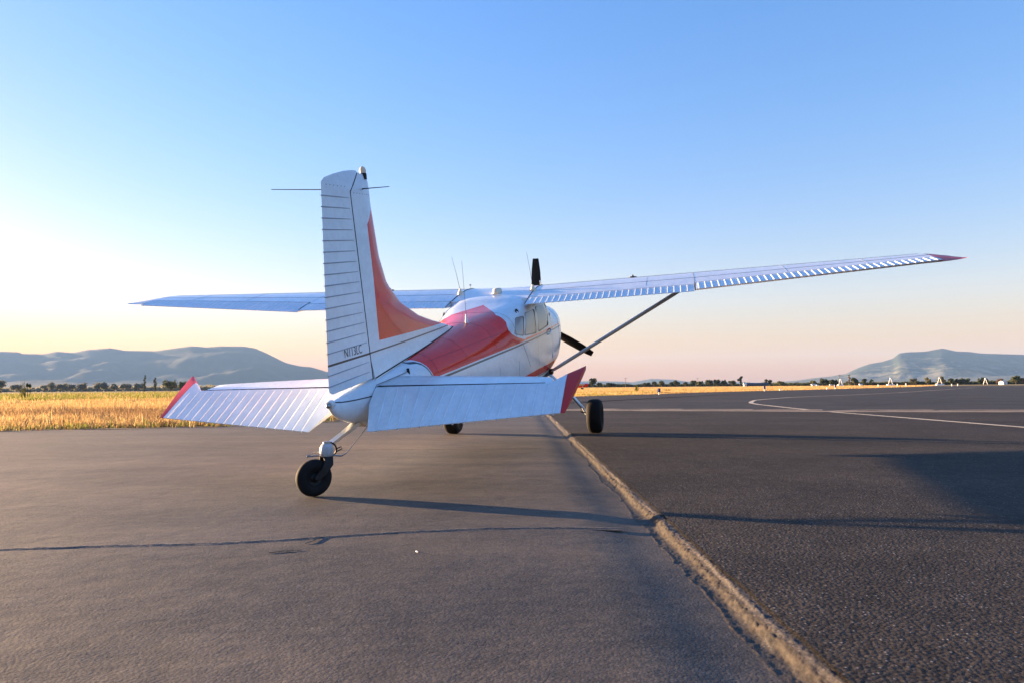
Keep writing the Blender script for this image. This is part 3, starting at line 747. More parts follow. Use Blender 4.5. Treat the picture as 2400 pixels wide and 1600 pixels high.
b = MB(); rings = [[tw(TWc + TWa * d + (u * math.cos(2 * math.pi * k / 24) + w_ * math.sin(2 * math.pi * k / 24)) * r_) for k in range(24)] for d, r_ in ((-.022, .02), (-.024, .048), (0, .046), (.024, .048), (.018, .030), (.030, .016), (.052, .014), (.053, .001))]
b.loft(rings); b.build('rim', M['black'], tyr)
# steering arms and cables
b = MB(); c0 = Vector((PIV.x, PIV.y, .262)); av = Vector((.48, -.877, 0))
b.tube([tw(c0 + av * .10 + Vector((0, 0, -.006))), tw(c0 + av * .03), tw(c0 - av * .06), tw(c0 - av * .125 + Vector((0, 0, -.004)))], .0055, 6); b.build('steering_arm', M['steel'], plane)
b = MB(); b.tube([tw(c0 + av * .10 + Vector((0, 0, -.006))), tw(c0 + av * .13 + Vector((0, 0, .01))), Vector((-5.33, -.10, 1.59))], [.005, .003, .0022], 6); b.build('steering_cable', M['steel'], plane)
b = MB(); b.tube([tw(c0 - av * .125), tw(c0 - av * .085 + Vector((.03, 0, .022))), tw(c0 - av * .07 + Vector((.05, 0, .02)))], [.005, .004, .004], 6); b.build('steering_spring', M['steel'], plane)
# ================================================================== SETTING
def seam_y(x): return .2236 * x - .679
ZR = .026                                    # the newer taxiway overlay sits this much higher
def asphalt(name, dark, light, coarse, speck, dust, joint=False):
    m = mat(name, dark, 0.85 if coarse else 0.72, spec=0.35 if name[:3] in ('old', 'apr', 'cra') else 0.12); t, b = nodes(m); v = coords(t)
    fine = noise_tex(t, v, 170 if not coarse else 110, 3, 0.75); mid = noise_tex(t, v, 30, 5, 0.65); big = noise_tex(t, v, .5, 6, 0.62, .5)
    blot = noise_tex(t, v, 5.5, 5, .65, .3)
    st = noise_tex(t, coords(t, 'Object', (.9, .16, 1)), 1.1, 5, .6, .6)
    vo = N(t, 'ShaderNodeTexVoronoi'); vo.inputs['Scale'].default_value = 75 if coarse else 105; vo.inputs['Randomness'].default_value = 1; t.links.new(v, vo.inputs['Vector'])
    sep = N(t, 'ShaderNodeSeparateColor'); t.links.new(vo.outputs['Color'], sep.inputs[0])
    c = ramp(t, fine.outputs[0], [(.28, dark), (.72, light)]).outputs[0]
    c = mix(t, .75, c, ramp(t, sep.outputs[0], [(.0, (.45, .45, .46)), (.55, (.95, .94, .93)), (1, (1.55, 1.5, 1.45))]).outputs[0], 'MULTIPLY')   # every stone its own tone
    c = mix(t, mth(t, 'MULTIPLY', ramp(t, st.outputs[0], [(.42, (0, 0, 0)), (.70, (1, 1, 1))]).outputs[0], dust), c, (.155, .122, .090))
    c = mix(t, .8, c, ramp(t, big.outputs[0], [(.28, (.50, .50, .52)), (.5, (.88, .87, .86)), (.72, (1.25, 1.2, 1.15))]).outputs[0], 'MULTIPLY')
    c = mix(t, .7, c, ramp(t, blot.outputs[0], [(.30, (.62, .62, .63)), (.5, (.95, .95, .95)), (.7, (1.2, 1.18, 1.15))]).outputs[0], 'MULTIPLY')
    sp = ramp(t, sep.outputs[1], [(.86, (0, 0, 0)), (.90, (1, 1, 1))]).outputs[0]
    sp2 = ramp(t, vo.outputs['Distance'], [(.12, (1, 1, 1)), (.36, (0, 0, 0))]).outputs[0]
    c = mix(t, mth(t, 'MULTIPLY', mth(t, 'MULTIPLY', sp, sp2), speck), c, (.30, .28, .26))
    if joint:                                 # dirt gathered in the gully and on the broken lip
        at = N(t, 'ShaderNodeAttribute'); at.attribute_name = 'zone'
        nf = noise_tex(t, v, 60, 5, .7); nm_ = noise_tex(t, v, 9, 5, .65)
        dirt = ramp(t, nm_.outputs[0], [(.30, (.018, .0155, .0125)), (.50, (.040, .032, .024)), (.74, (.070, .054, .038))]).outputs[0]
        dirt = mix(t, .8, dirt, ramp(t, nf.outputs[0], [(.3, (.4, .4, .4)), (.65, (1.2, 1.2, 1.2))]).outputs[0], 'MULTIPLY')
        z2 = mth(t, 'ADD', at.outputs['Fac'], mth(t, 'MULTIPLY', mth(t, 'SUBTRACT', nm_.outputs[0], .5), .9))
        c = mix(t, ramp(t, z2, [(.40, (0, 0, 0)), (.66, (1, 1, 1))]).outputs[0], c, dirt)
    t.links.new(c, b.inputs['Base Color'])
    h = mth(t, 'ADD', mth(t, 'MULTIPLY', fine.outputs[0], .40), mth(t, 'MULTIPLY', mid.outputs[0], .28))
    h = mth(t, 'ADD', h, mth(t, 'MULTIPLY', vo.outputs['Distance'], -.7 if coarse else -.45))
    n0 = bump(t, b, noise_tex(t, coords(t, 'Object', (1, .45, 1)), .9, 5, .6).outputs[0], .6, .05)
    n1 = bump(t, b, blot.outputs[0], .25, .010, n0)
    bump(t, b, h, .55 if coarse else .38, .006 if coarse else .004, n1)
    return m
M['apron'] = asphalt('old_asphalt', (.034, .031, .0285), (.093, .084, .076), False, .35, .52)
M['taxi'] = asphalt('new_asphalt', (.018, .0165, .015), (.074, .066, .059), True, .9, .08)

def sheet(name, pts, z, m, parent=None, kind='structure'):
    me = bpy.data.meshes.new(name); me.from_pydata([(x, y, z) for x, y in pts], [], [tuple(range(len(pts)))]); me.update()
    bm2 = bmesh.new(); bm2.from_mesh(me); bmesh.ops.triangulate(bm2, faces=bm2.faces)
    for f in bm2.faces:
        if f.normal.z < 0: f.normal_flip()
    bm2.to_mesh(me); bm2.free(); me.materials.append(m)
    o = link(name, me, parent)
    if kind and parent is None: o['kind'] = kind
    return o
def ribbon(name, line, w, z, m, parent=None, jag=0.0, kind='structure', step=.6):
    L = [Vector((p[0], p[1], 0)) for p in line]; pts = []
    for i in range(len(L) - 1):
        k = max(1, int((L[i + 1] - L[i]).length / step))
        pts += [L[i].lerp(L[i + 1], q / k) for q in range(k)]
    pts.append(L[-1]); vs = []; fs = []
    for i, p in enumerate(pts):
        t = (pts[min(i + 1, len(pts) - 1)] - pts[max(i - 1, 0)]).normalized(); n = Vector((-t.y, t.x, 0))
        ww = (w[0] + (w[1] - w[0]) * i / (len(pts) - 1)) if isinstance(w, tuple) else w
        a = ww / 2 * (1 + jag * noise.noise(p * 1.7)); c = ww / 2 * (1 + jag * noise.noise(p * 1.7 + Vector((9, 3, 1))))
        vs += [(p + n * a) + Vector((0, 0, z)), (p - n * c) + Vector((0, 0, z))]
    for i in range(len(pts) - 1): fs.append((2 * i, 2 * i + 1, 2 * i + 3, 2 * i + 2))
    me = bpy.data.meshes.new(name); me.from_pydata([tuple(v) for v in vs], [], fs); me.update(); me.materials.append(m)
    o = link(name, me, parent)
    if kind and parent is None: o['kind'] = kind
    return o

# ---- field ground to the horizon (soil and short dry growth; tall growth is real blades further down)
m = mat('field_soil', (.20, .15, .08), .95, spec=.1); t, b = nodes(m); v = coords(t)
n1 = noise_tex(t, v, .05, 5, .6, .5); n2 = noise_tex(t, v, 2.2, 5, .65); n3 = noise_tex(t, v, .012, 3, .5)
c = ramp(t, n1.outputs[0], [(.35, (.30, .20, .09)), (.52, (.36, .26, .11)), (.66, (.17, .17, .06))]).outputs[0]
c = mix(t, .5, c, ramp(t, n2.outputs[0], [(.3, (.45, .45, .45)), (.7, (1.1, 1.1, 1.1))]).outputs[0], 'MULTIPLY')
t.links.new(c, b.inputs['Base Color']); bump(t, b, n2.outputs[0], .6, .08)
M['soil'] = m
g = bpy.data.meshes.new('field'); g.from_pydata([(-9000, -9000, -.035), (11000, -9000, -.035), (11000, 11000, -.035), (-9000, 11000, -.035)], [], [(0, 1, 2, 3)]); g.materials.append(M['soil'])
link('field_ground', g)['kind'] = 'structure'

EDGE_G = [(-14, 30.0), (-4.0, 15.2), (-.14, 9.54), (.62, 8.13), (1.44, 6.56), (2.4, 5.55), (3.49, 5.02), (9, 4.85), (20, 5.1), (30, 5.2), (37.16, 4.57), (46.25, -.08), (63.51, -6.12), (85.16, -18.49), (120, -35), (157.68, -52.75), (185, -62)]
TAN = [(10.9, 4.9), (10.3, 2.6), (9.89, .9), (9.47, -1.25), (9.06, -4.16), (8.6, -6.45), (8.5, -10.34), (8.2, -20), (7.5, -40)]
apron = sheet('apron', [(-45, 45), (-14, 30)] + EDGE_G[1:8] + [TAN[0], TAN[1], (10.05, seam_y(10.05) + .02)] + [(x, seam_y(x) + .44 * 1.02469) for x in (9.5, 0, -10, -20)] + [(-45, seam_y(-45) + .44 * 1.02469)], 0.0, M['apron'])
taxi = sheet('taxiway', [(x, seam_y(x) - .038 + .010 * noise.fractal(Vector((x * 2.3, 40, 0)), 1, 2, 4)) for x in [-45, -20, -14] + list(np.arange(-10, 9.6, .05))] + TAN[2:] + [(-45, -60)], ZR, M['taxi'])
M['taxi_far'] = asphalt('far_asphalt', (.024, .022, .020), (.068, .061, .056), False, .25, .3)
far = sheet('taxiway_beyond', TAN[::-1] + EDGE_G[7:] + [(185, -140), (120, -260), (-45, -260), (-45, -60), (7.5, -60)], ZR - .004, M['taxi_far'])
# runway strip further off to the right
M['runway'] = asphalt('runway_asphalt', (.048, .044, .042), (.095, .088, .082), False, .2, .3)
# pale weathered band where the two pavements meet, with its ragged far side
def worn(name, col, rough=.9):
    m = mat(name, col, rough, spec=.2); t, b = nodes(m); v = coords(t)
    n = noise_tex(t, v, 14, 6, .7); n2 = noise_tex(t, v, 1.3, 4, .6)
    c = mix(t, .8, col, ramp(t, n.outputs[0], [(.32, (.35, .34, .33)), (.55, (.95, .95, .95)), (.7, (1.1, 1.1, 1.1))]).outputs[0], 'MULTIPLY')
    c = mix(t, .5, c, ramp(t, n2.outputs[0], [(.3, (.55, .55, .55)), (.6, (1, 1, 1))]).outputs[0], 'MULTIPLY')
    t.links.new(c, b.inputs['Base Color']); bump(t, b, n.outputs[0], .35, .006); return m
M['tan'] = worn('weathered_concrete', (.34, .27, .20)); M['line'] = worn('old_line_paint', (.72, .62, .46)); M['tar'] = mat('crack_tar', (.012, .012, .012), .7)
ribbon('pavement_joint_band', [(p[0] + .05, p[1]) for p in TAN], .85, ZR + .004, M['tan'], jag=.5, step=.35)
for k, (y, ln) in enumerate(((3.4, 1.0), (.3, .9), (-1.2, 1.3), (-3.0, 1.4), (-4.9, 1.2), (-7.2, 1.5), (-9.6, 1.6))):
    xx = float(np.interp(-y, [-p[1] for p in TAN], [p[0] for p in TAN]))
    ribbon('weathered_patch', [(xx + .55, y + ln * .7), (xx + .95, y + .1), (xx + .75, y - ln * .9)], (.25, .8), ZR + .008, M['tan'], jag=.6, step=.2)
ribbon('taxi_line', [(-3, -8.5), (1.82, -7.38), (8.35, -5.93)], .15, ZR + .006, M['line'], jag=.12)
ribbon('taxi_line', [(9.6, -5.75), (11.12, -5.49), (15.36, -4.99), (16.8, -4.93), (17.9, -4.95), (18.9, -5.06), (20.4, -5.25), (22.47, -5.56), (24.88, -6.33), (29.13, -7.9), (32.23, -9.56), (38.08, -13.12), (48.17, -18.39), (63.83, -25.49), (101.86, -42.9)], .17, ZR + .005, M['line'], jag=.12)
ribbon('runway_edge_line', [(147.4, -49.7), (135, -63), (110, -90), (60, -145)], 1.1, ZR + .006, M['line'], jag=.1, step=3)
# ragged soil washed over the pavement edge
M['verge'] = worn('verge_soil', (.075, .062, .045), .95)
ribbon('verge_soil', EDGE_G[1:11], .34, .0045, M['verge'], jag=1.5, step=.10)
ribbon('verge_soil', EDGE_G[10:16], (.5, 1.2), ZR + .0045, M['verge'], jag=1.4, step=.4)
# tarred cracks curving over the far taxiway
for L in ([(10.6, -.2), (12.5, 1.2), (14.2, 1.6), (17, 1.2), (24, -1.5), (34, -5)], [(13, -7.4), (17, -9.5), (20, -12.4), (22, -17)], [(15, -12), (22, -12.5), (30, -16)], [(14.2, -8.6), (16.6, -8.4), (19, -9.2)], [(5.2, -4.4), (4.0, -7.5), (2.0, -11)], [(11.5, -12.5), (12.2, -17), (14, -22)]):
    ribbon('tarred_crack', [(x, y) for x, y in L], .07, ZR + .004, M['tar'], jag=.9, step=.3)

# ---- joint between old apron and overlay: gully, dirt, broken lip; a real relief strip
M['joint'] = asphalt('apron_joint', (.034, .031, .0285), (.093, .084, .076), False, .35, .52, True)
U = Vector((1, .2236, 0)).normalized(); Nn = Vector((-U.y, U.x, 0))     # Nn points to the apron side
LU = np.concatenate([np.arange(-14, -9.4, .06), np.arange(-9.4, -6.4, .008), np.arange(-6.4, -4.6, .014), np.arange(-4.6, -1, .03), np.arange(-1, 9.9, .06)])
AC_ = np.concatenate([[.44], np.arange(.42, .13, -.02), np.arange(.13, -.062, -.0038), [-.066, -.08, -.11]])
vs = []; zone = []
def sig(q): return 1 / (1 + math.exp(max(-40, min(40, q))))
for u in LU:
    base = Vector((u, seam_y(u), 0))
    f1 = noise.fractal(Vector((u * 1.9, 0, 0)), 1, 2, 5); f2 = noise.fractal(Vector((u * 1.3, 7, 0)), 1, 2, 5)
    brk = noise.noise(Vector((u * 1.1, 30, 0))); brk = max(-.4, min(1, .62 + brk * 1.9))          # lip crumbles away in places
    c0 = .004 + .019 * f1; wl_d = .085 + .040 * f2; hgt = (.013 + .009 * noise.noise(Vector((u * 2.7, 3, 0)))) * brk
    for a in AC_:
        p = base + Nn * a; d = a - c0
        ap = -.018 * sig((a - .25) / .050)
        gul = -.015 + .006 * noise.fractal(Vector((p.x * 9, p.y * 9, 1)), 1, 2, 5)
        z = ap + .0007 if a > wl_d else min(gul, ap) + .0014 * max(0, 1 - abs(a - wl_d) / .020)
        rough = .0060 * noise.fractal(Vector((p.x * 34, p.y * 34, 5)), 1, 2, 4) + .004 * noise.noise(p * 110)
        if a < wl_d: z += rough * .3
        wd_ = .014 + .005 * noise.noise(Vector((u * 6, 17, 0)))
        if d > -.004: z = max(z, z + (hgt - z) * sig((d - wd_) / .0068) + rough * sig((d - wd_ - .01) / .004))
        else: z = ZR - .012 + (hgt - ZR + .012) * sig((-.004 - d - .012) / .003) + rough * (.5 if d > -.03 else .1)
        if a < -.058: z = ZR - .012
        if a > wl_d: z = ap * min(1, max(0, (.44 - a) / .09))
        vs.append((p.x, p.y, z))
        zz = 1.0 if -.006 < d < wd_ + .006 else (.60 if wd_ + .006 <= d and a < wl_d + .006 else (.30 if -.016 < d <= -.006 else 0.0))
        zone.append(zz if a < .2 else 0)
na = len(AC_); fs = [(i * na + j, i * na + j + 1, (i + 1) * na + j + 1, (i + 1) * na + j) for i in range(len(LU) - 1) for j in range(na - 1)]
me = bpy.data.meshes.new('pavement_joint'); me.from_pydata(vs, [], fs); me.update(); me.materials.append(M['joint'])
at_ = me.attributes.new('zone', 'FLOAT', 'POINT'); at_.data.foreach_set('value', zone)
me.polygons.foreach_set('use_smooth', [True] * len(fs)); o = link('pavement_joint', me); o['kind'] = 'structure'
if me.polygons[0].normal.z < 0: me.flip_normals()
# ---- transverse crack with raised lips on the old apron
M['crack'] = asphalt('crack_lip', (.055, .050, .045), (.135, .122, .108), False, .2, .3)
def crack(line, width, h, seed):
    L = [Vector((x, y, 0)) for x, y in line]; pts = []
    for i in range(len(L) - 1):
        k = max(2, int((L[i + 1] - L[i]).length / .012)); pts += [L[i].lerp(L[i + 1], q / k) for q in range(k)]
    vs = []; A = np.linspace(-1, 1, 25)
    for i, p in enumerate(pts):
        t = (pts[min(i + 4, len(pts) - 1)] - pts[max(i - 4, 0)]).normalized(); n = Vector((-t.y, t.x, 0))
        wob = .3 * noise.fractal(Vector((p.y * 3 + seed, p.x * 3, 0)), 1, 2, 4)
        for a in A:
            q = p + n * (a * width / 2); aa = a + wob
            z = h * (.5 * math.exp(-((aa - .28) / .16) ** 2) + .7 * math.exp(-((aa + .32) / .14) ** 2) - 1.0 * math.exp(-((aa) / .07) ** 2) - .8 * math.exp(-((aa + .55) / .05) ** 2))
            z *= (.5 + .9 * abs(noise.noise(Vector((p.x * 5, p.y * 5, seed + a)))) * 1.3); z += .0018 * noise.noise(Vector((q.x * 60, q.y * 60, seed)))
            e = min(1, (1 - abs(a)) * 2.2); vs.append((q.x, q.y, .0014 * e - .0006 * (1 - e) + max(z, -.0008) * e))
    k = len(A); fs = [(i * k + j, i * k + j + 1, (i + 1) * k + j + 1, (i + 1) * k + j) for i in range(len(pts) - 1) for j in range(k - 1)]
    me = bpy.data.meshes.new('crack_ridge'); me.from_pydata(vs, [], fs); me.update(); me.materials.append(M['crack'])
    if me.polygons[0].normal.z < 0: me.flip_normals()
    me.polygons.foreach_set('use_smooth', [True] * len(fs)); o = link('crack_ridge', me); o['kind'] = 'structure'
crack([(-8.35, 2.0), (-8.1, 1.3), (-7.87, .69), (-7.74, .35), (-7.58, -.19), (-7.41, -.53), (-7.21, -.87), (-7.03, -1.26), (-6.92, -1.67), (-6.88, -2.02)], .075, .0030, 1.0)
crack([(-3.0, 1.6), (-2.75, .9), (-2.6, .1), (-2.45, -.75)], .05, .0014, 5.0)

# ---- mountains: real ridges, several km off, seen through the haze
def px_dir(px):
    d = fwd + rgt * ((px - 1200) / 1663.988); return math.atan2(d.y, d.x)
def hor_y(px): return 916.05 - px * .008725
def mountain(name, outline, D, depth, m, rough=1.0, seed=0, nu=260, nv=34):
    pxs = [p[0] for p in outline]; vs = []
    P_ = np.linspace(pxs[0], pxs[-1], nu)
    for px in P_:
        d = fwd + rgt * ((px - 1200) / 1663.988); cosv = Vector((d.x, d.y, 0)).length
        ang = math.atan2(d.y, d.x); hpx = hor_y(px) - float(np.interp(px, pxs, [p[1] for p in outline]))
        H = max(hpx, 0) / 1663.988 * D                       # D is measured along the lens axis
        fxy = Vector((fwd.x, fwd.y, 0)).length
        rng_ = D / (math.cos(ang - YAW) * math.cos(PITCH)) * math.cos(PITCH)
        for j in range(nv):
            v = j / (nv - 1)                                  # 0 foot nearest us, .78 crest, 1 behind
            rr = rng_ - depth * (1 - v / .78) if v < .78 else rng_ + depth * .35 * (v - .78) / .22
            x, y = CAM.x + math.cos(ang) * rr, CAM.y + math.sin(ang) * rr
            sh = (v / .78) ** 1.35 if v < .78 else max(0, 1 - ((v - .78) / .22) ** 1.2 * .7)
            gul = noise.fractal(Vector((x / 420, y / 420, seed)), 1, 2, 6) * .20 + noise.ridged_multi_fractal(Vector((x / 900, y / 900, seed)), 1, 2, 5, 1, 2) * .10 - .12
            k = math.sin(min(1, v / .78) * math.pi) * rough
            z = H * (sh * (1 if v < .78 else 1) + gul * k * 1.15)
            if .70 < v <= .80: z = min(z, H * .999) if abs(v - .78) > .02 else H * (1 + .004 * noise.noise(Vector((x / 60, y / 60, 2))))
            vs.append((x, y, max(z, -2) + .7 - (0 if v > 0 else 3)))
    fs = [(i * nv + j, i * nv + j + 1, (i + 1) * nv + j + 1, (i + 1) * nv + j) for i in range(nu - 1) for j in range(nv - 1)]
    me = bpy.data.meshes.new(name); me.from_pydata(vs, [], fs); me.update(); me.materials.append(m)
    if sum(p.normal.z for p in me.polygons) < 0: me.flip_normals()
    me.polygons.foreach_set('use_smooth', [True] * len(fs)); o = link(name, me); o['kind'] = 'structure'; return o
def slope(name, forest, bare, lo, hi, sc=.004):
    m = mat(name, forest, .95, spec=.1); t, b = nodes(m); v = coords(t)
    n1 = noise_tex(t, v, sc, 7, .62, 1.2); n2 = noise_tex(t, v, sc * 9, 5, .7)
    sx = N(t, 'ShaderNodeSeparateXYZ'); t.links.new(v, sx.inputs[0])
    h = mth(t, 'MULTIPLY', sx.outputs[2], -.0014)
    f = mth(t, 'ADD', mth(t, 'ADD', n1.outputs[0], h), mth(t, 'MULTIPLY', mth(t, 'SUBTRACT', n2.outputs[0], .5), .25))
    c = mix(t, ramp(t, f, [(lo, (0, 0, 0)), (hi, (1, 1, 1))]).outputs[0], forest, bare)
    t.links.new(c, b.inputs['Base Color']); bump(t, b, n2.outputs[0], .5, 6.0); return m
M['mtn_left'] = slope('wooded_slope', (.05, .065, .05), (.095, .095, .07), .44, .66)
M['mtn_right'] = slope('patchy_slope', (.035, .05, .04), (.17, .165, .125), .36, .54, .006)
M['foothill'] = slope('dry_foothill', (.11, .115, .085), (.19, .18, .13), .35, .58, .008)
LEFT = [(-900, 850), (-500, 822), (-220, 830), (0, 823), (44, 824), (51, 828), (102, 829), (133, 823), (170, 826), (204, 819), (258, 814.8), (292, 820.6), (364, 822), (408, 815.5), (449, 810.4), (486, 813), (517, 810.4), (571, 811), (598, 815.5), (629, 829), (670, 849.5), (707, 858), (728, 859), (765, 870), (830, 884), (900, 893), (980, 903), (1060, 907)]
RIGHT = [(1690, 900), (1740, 898.5), (1800, 896), (1861, 891), (1902, 885), (1943, 881.5), (1978, 875.7), (2009, 861.6), (2035, 852.7), (2065, 847.6), (2091, 840), (2106, 827.7), (2129, 825), (2165, 824), (2183, 820.8), (2208, 816.5), (2239, 822.9), (2272, 824.6), (2297, 828), (2400, 831), (2560, 834), (2750, 840), (3000, 858), (3200, 880)]
MID = [(1150, 902), (1280, 895), (1379, 892), (1450, 893), (1479, 894.8), (1500, 891), (1524, 887), (1575, 888.5), (1606, 892.8), (1632, 895.5), (1700, 899)]
FAR = [(1500, 899), (1580, 896), (1640, 893.5), (1688, 891.8), (1734, 894.5), (1800, 896.5), (1880, 898)]
mountain('mountain', LEFT, 5200, 1500, M['mtn_left'], .8, 3)
mountain('mountain', RIGHT, 4600, 1500, M['mtn_right'], 1.0, 9, 300, 44)
mountain('hill', MID, 6400, 900, M['mtn_left'], .5, 5, 120, 20)
mountain('hill', FAR, 7600, 900, M['mtn_left'], .5, 15, 80, 16)
mountain('foothill', [(-700, 905), (-200, 900), (0, 897), (60, 891), (150, 889), (260, 896), (420, 899), (600, 903), (760, 907), (900, 909)], 3400, 500, M['foothill'], .5, 21, 140, 18)
mountain('foothill', [(1840, 898), (1950, 893), (2080, 889), (2200, 886), (2330, 880), (2450, 878), (2700, 884), (2900, 892)], 3300, 600, M['foothill'], .8, 27, 160, 20)
# ---- haze
hm = bpy.data.materials.new('haze_air'); hm.use_nodes = True; t = hm.node_tree; t.nodes.clear()
o_ = N(t, 'ShaderNodeOutputMaterial'); pv = N(t, 'ShaderNodeVolumePrincipled'); pv.inputs['Color'].default_value = (.26, .45, .80, 1); pv.inputs['Density'].default_value = HAZE; pv.inputs['Anisotropy'].default_value = 0.0
t.links.new(pv.outputs[0], o_.inputs['Volume'])
b = MB(); b.box((1000, 1000, 205), (19000, 19000, 420)); hz = b.build('haze', hm, smooth=False); hz['kind'] = 'stuff'
# ================================================================== PLANTS
def leafmat(name, c1, c2, trans=.35, attr=False):
    m = bpy.data.materials.new(name); m.use_nodes = True; t = m.node_tree; t.nodes.clear()
    o = N(t, 'ShaderNodeOutputMaterial'); d = N(t, 'ShaderNodeBsdfDiffuse'); tr = N(t, 'ShaderNodeBsdfTranslucent'); mx = N(t, 'ShaderNodeMixShader'); mx.inputs[0].default_value = trans
    if attr:
        a = N(t, 'ShaderNodeAttribute'); a.attribute_name = 'tint'; c = a.outputs['Color']
    else:
        gm = N(t, 'ShaderNodeNewGeometry'); c = ramp(t, gm.outputs['Random Per Island'], [(0, c1), (1, c2)]).outputs[0]
    t.links.new(c, d.inputs[0]); t.links.new(c, tr.inputs[0]); t.links.new(d.outputs[0], mx.inputs[1]); t.links.new(tr.outputs[0], mx.inputs[2]); t.links.new(mx.outputs[0], o.inputs[0]); return m
M['grass'] = leafmat('dry_grass', None, None, .42, True)
M['leaf_dark'] = leafmat('dark_leaves', (.030, .038, .018), (.07, .08, .035), .25)
M['leaf_mid'] = leafmat('mid_leaves', (.05, .06, .025), (.11, .11, .045), .3)
M['leaf_pale'] = leafmat('pale_leaves', (.09, .09, .045), (.18, .16, .08), .3)
M['leaf_hazy'] = leafmat('haze_tinted_leaves', (.17, .175, .13), (.26, .25, .19), .35)  # leaves paled towards grey, distance haze put into their colour
M['leaf_brown'] = leafmat('brown_leaves', (.11, .07, .04), (.19, .12, .07), .3)
M['weed'] = leafmat('weed_leaves', (.10, .11, .025), (.22, .20, .05), .4)
M['bark'] = mat('bark', (.09, .07, .05), .95)

def edge_dist(x, y):
    """positive outside the pavement, in the field"""
    P = np.stack([x, y], -1)[:, None, :]; A = np.array(EDGE_G)[:-1][None]; B = np.array(EDGE_G)[1:][None]
    ab = B - A; tt = np.clip(((P - A) * ab).sum(-1) / (ab * ab).sum(-1), 0, 1); q = A + ab * tt[..., None]
    dd = np.sqrt(((P - q) ** 2).sum(-1)); i = dd.argmin(1); cr = ab[0, i, 0] * (y - A[0, i, 1]) - ab[0, i, 1] * (x - A[0, i, 0])
    return dd.min(1) * np.sign(cr)
def vnoise(x, y, s, seed):
    return np.array([noise.fractal(Vector((a / s, b_ / s, seed)), 1, 2, 3) for a, b_ in zip(x, y)])
def scatter(n, d0, d1, a0, a1, power):
    u = nrg.random(n); d = (d0 ** (power) + u * (d1 ** power - d0 ** power)) ** (1 / power)
    a = nrg.uniform(a0, a1, n); return CAM.x + d * np.cos(a), CAM.y + d * np.sin(a), d
def blades(name, x, y, h, w, tint, nb=6, lean=.45):
    n = len(x) * nb; X = np.repeat(x, nb); Y = np.repeat(y, nb); H = np.repeat(h, nb) * nrg.uniform(.55, 1.15, n); Wd = np.repeat(w, nb) * nrg.uniform(.6, 1.2, n)
    X = X + nrg.normal(0, 1, n) * np.repeat(w, nb) * 6; Y = Y + nrg.normal(0, 1, n) * np.repeat(w, nb) * 6
    az = nrg.uniform(0, 2 * np.pi, n); ln = np.abs(nrg.normal(0, lean, n)) * H; fa = nrg.uniform(0, np.pi, n)
    ca, sa = np.cos(fa) * Wd / 2, np.sin(fa) * Wd / 2; z0 = np.full(n, -.03)
    v = np.empty((n, 5, 3))
    v[:, 0] = np.stack([X - ca, Y - sa, z0], -1); v[:, 1] = np.stack([X + ca, Y + sa, z0], -1)
    mx_, my_ = X + np.cos(az) * ln * .35, Y + np.sin(az) * ln * .35
    v[:, 2] = np.stack([mx_ + ca * .85, my_ + sa * .85, H * .6], -1); v[:, 3] = np.stack([mx_ - ca * .85, my_ - sa * .85, H * .6], -1)
    v[:, 4] = np.stack([X + np.cos(az) * ln, Y + np.sin(az) * ln, H], -1)
    me = bpy.data.meshes.new(name); me.vertices.add(n * 5); me.vertices.foreach_set('co', v.reshape(-1))
    base = np.arange(n)[:, None] * 5; loops = np.concatenate([base + np.array([0, 1, 2, 3]), base + np.array([3, 2, 4])], 1).reshape(-1)
    me.loops.add(n * 7); me.loops.foreach_set('vertex_index', loops.astype(np.int32))
    me.polygons.add(n * 2); st = np.stack([np.arange(n) * 7, np.arange(n) * 7 + 4], -1).reshape(-1); me.polygons.foreach_set('loop_start', st.astype(np.int32))
    me.update(calc_edges=True)
    T = np.repeat(tint, nb, axis=0) * nrg.uniform(.75, 1.2, (n, 1)); T = np.clip(T, 0, .9)
    col = np.ones((n * 5, 4), np.float32); col[:, :3] = np.repeat(T, 5, axis=0)
    a = me.attributes.new('tint', 'FLOAT_COLOR', 'POINT'); a.data.foreach_set('color', col.reshape(-1))
    me.materials.append(M['grass']); o = link(name, me); o['kind'] = 'stuff'; return o
gold = np.array([.50, .32, .13]); straw = np.array([.55, .41, .20]); green = np.array([.17, .18, .045]); dead = np.array([.20, .13, .07])
# the near golden field on the left
x, y, d = scatter(80000, 11, 66, R(13), R(62), 1.25)
e = edge_dist(x, y); k = (e > .05 + .22 * np.abs(vnoise(x, y, .9, 55.0))) & (vnoise(x, y, 2.3, 66.0) + nrg.normal(0, .1, len(x)) > -.42); x, y, d, e = x[k], y[k], d[k], e[k]
nz = vnoise(x, y, 5.5, 1.0); nz2 = vnoise(x, y, 14, 4.0)
tint = np.where((nrg.random(len(x)) < .5)[:, None], gold, straw)
tint = np.where((nz2 + nrg.normal(0, .12, len(x)) > .28)[:, None], dead * 1.3, tint)
gm = (d + nz * 9 + nrg.normal(0, 2, len(x)) > 55) | ((e < .9) & (nrg.random(len(x)) < .55)); tint = np.where(gm[:, None], green * 1.25, tint)
dk = (e < .30) & (nrg.random(len(x)) < .6); tint = np.where(dk[:, None], dead * .6, tint)
h = np.clip(.115 + .10 * nz + .06 * nrg.normal(0, 1, len(x)) + .22 * (nrg.random(len(x)) < .015), .05, .55) * np.clip(.35 + e * .5, .35, 1.0)
blades('dry_grass', x, y, h, .0065 + d * .00035, tint)
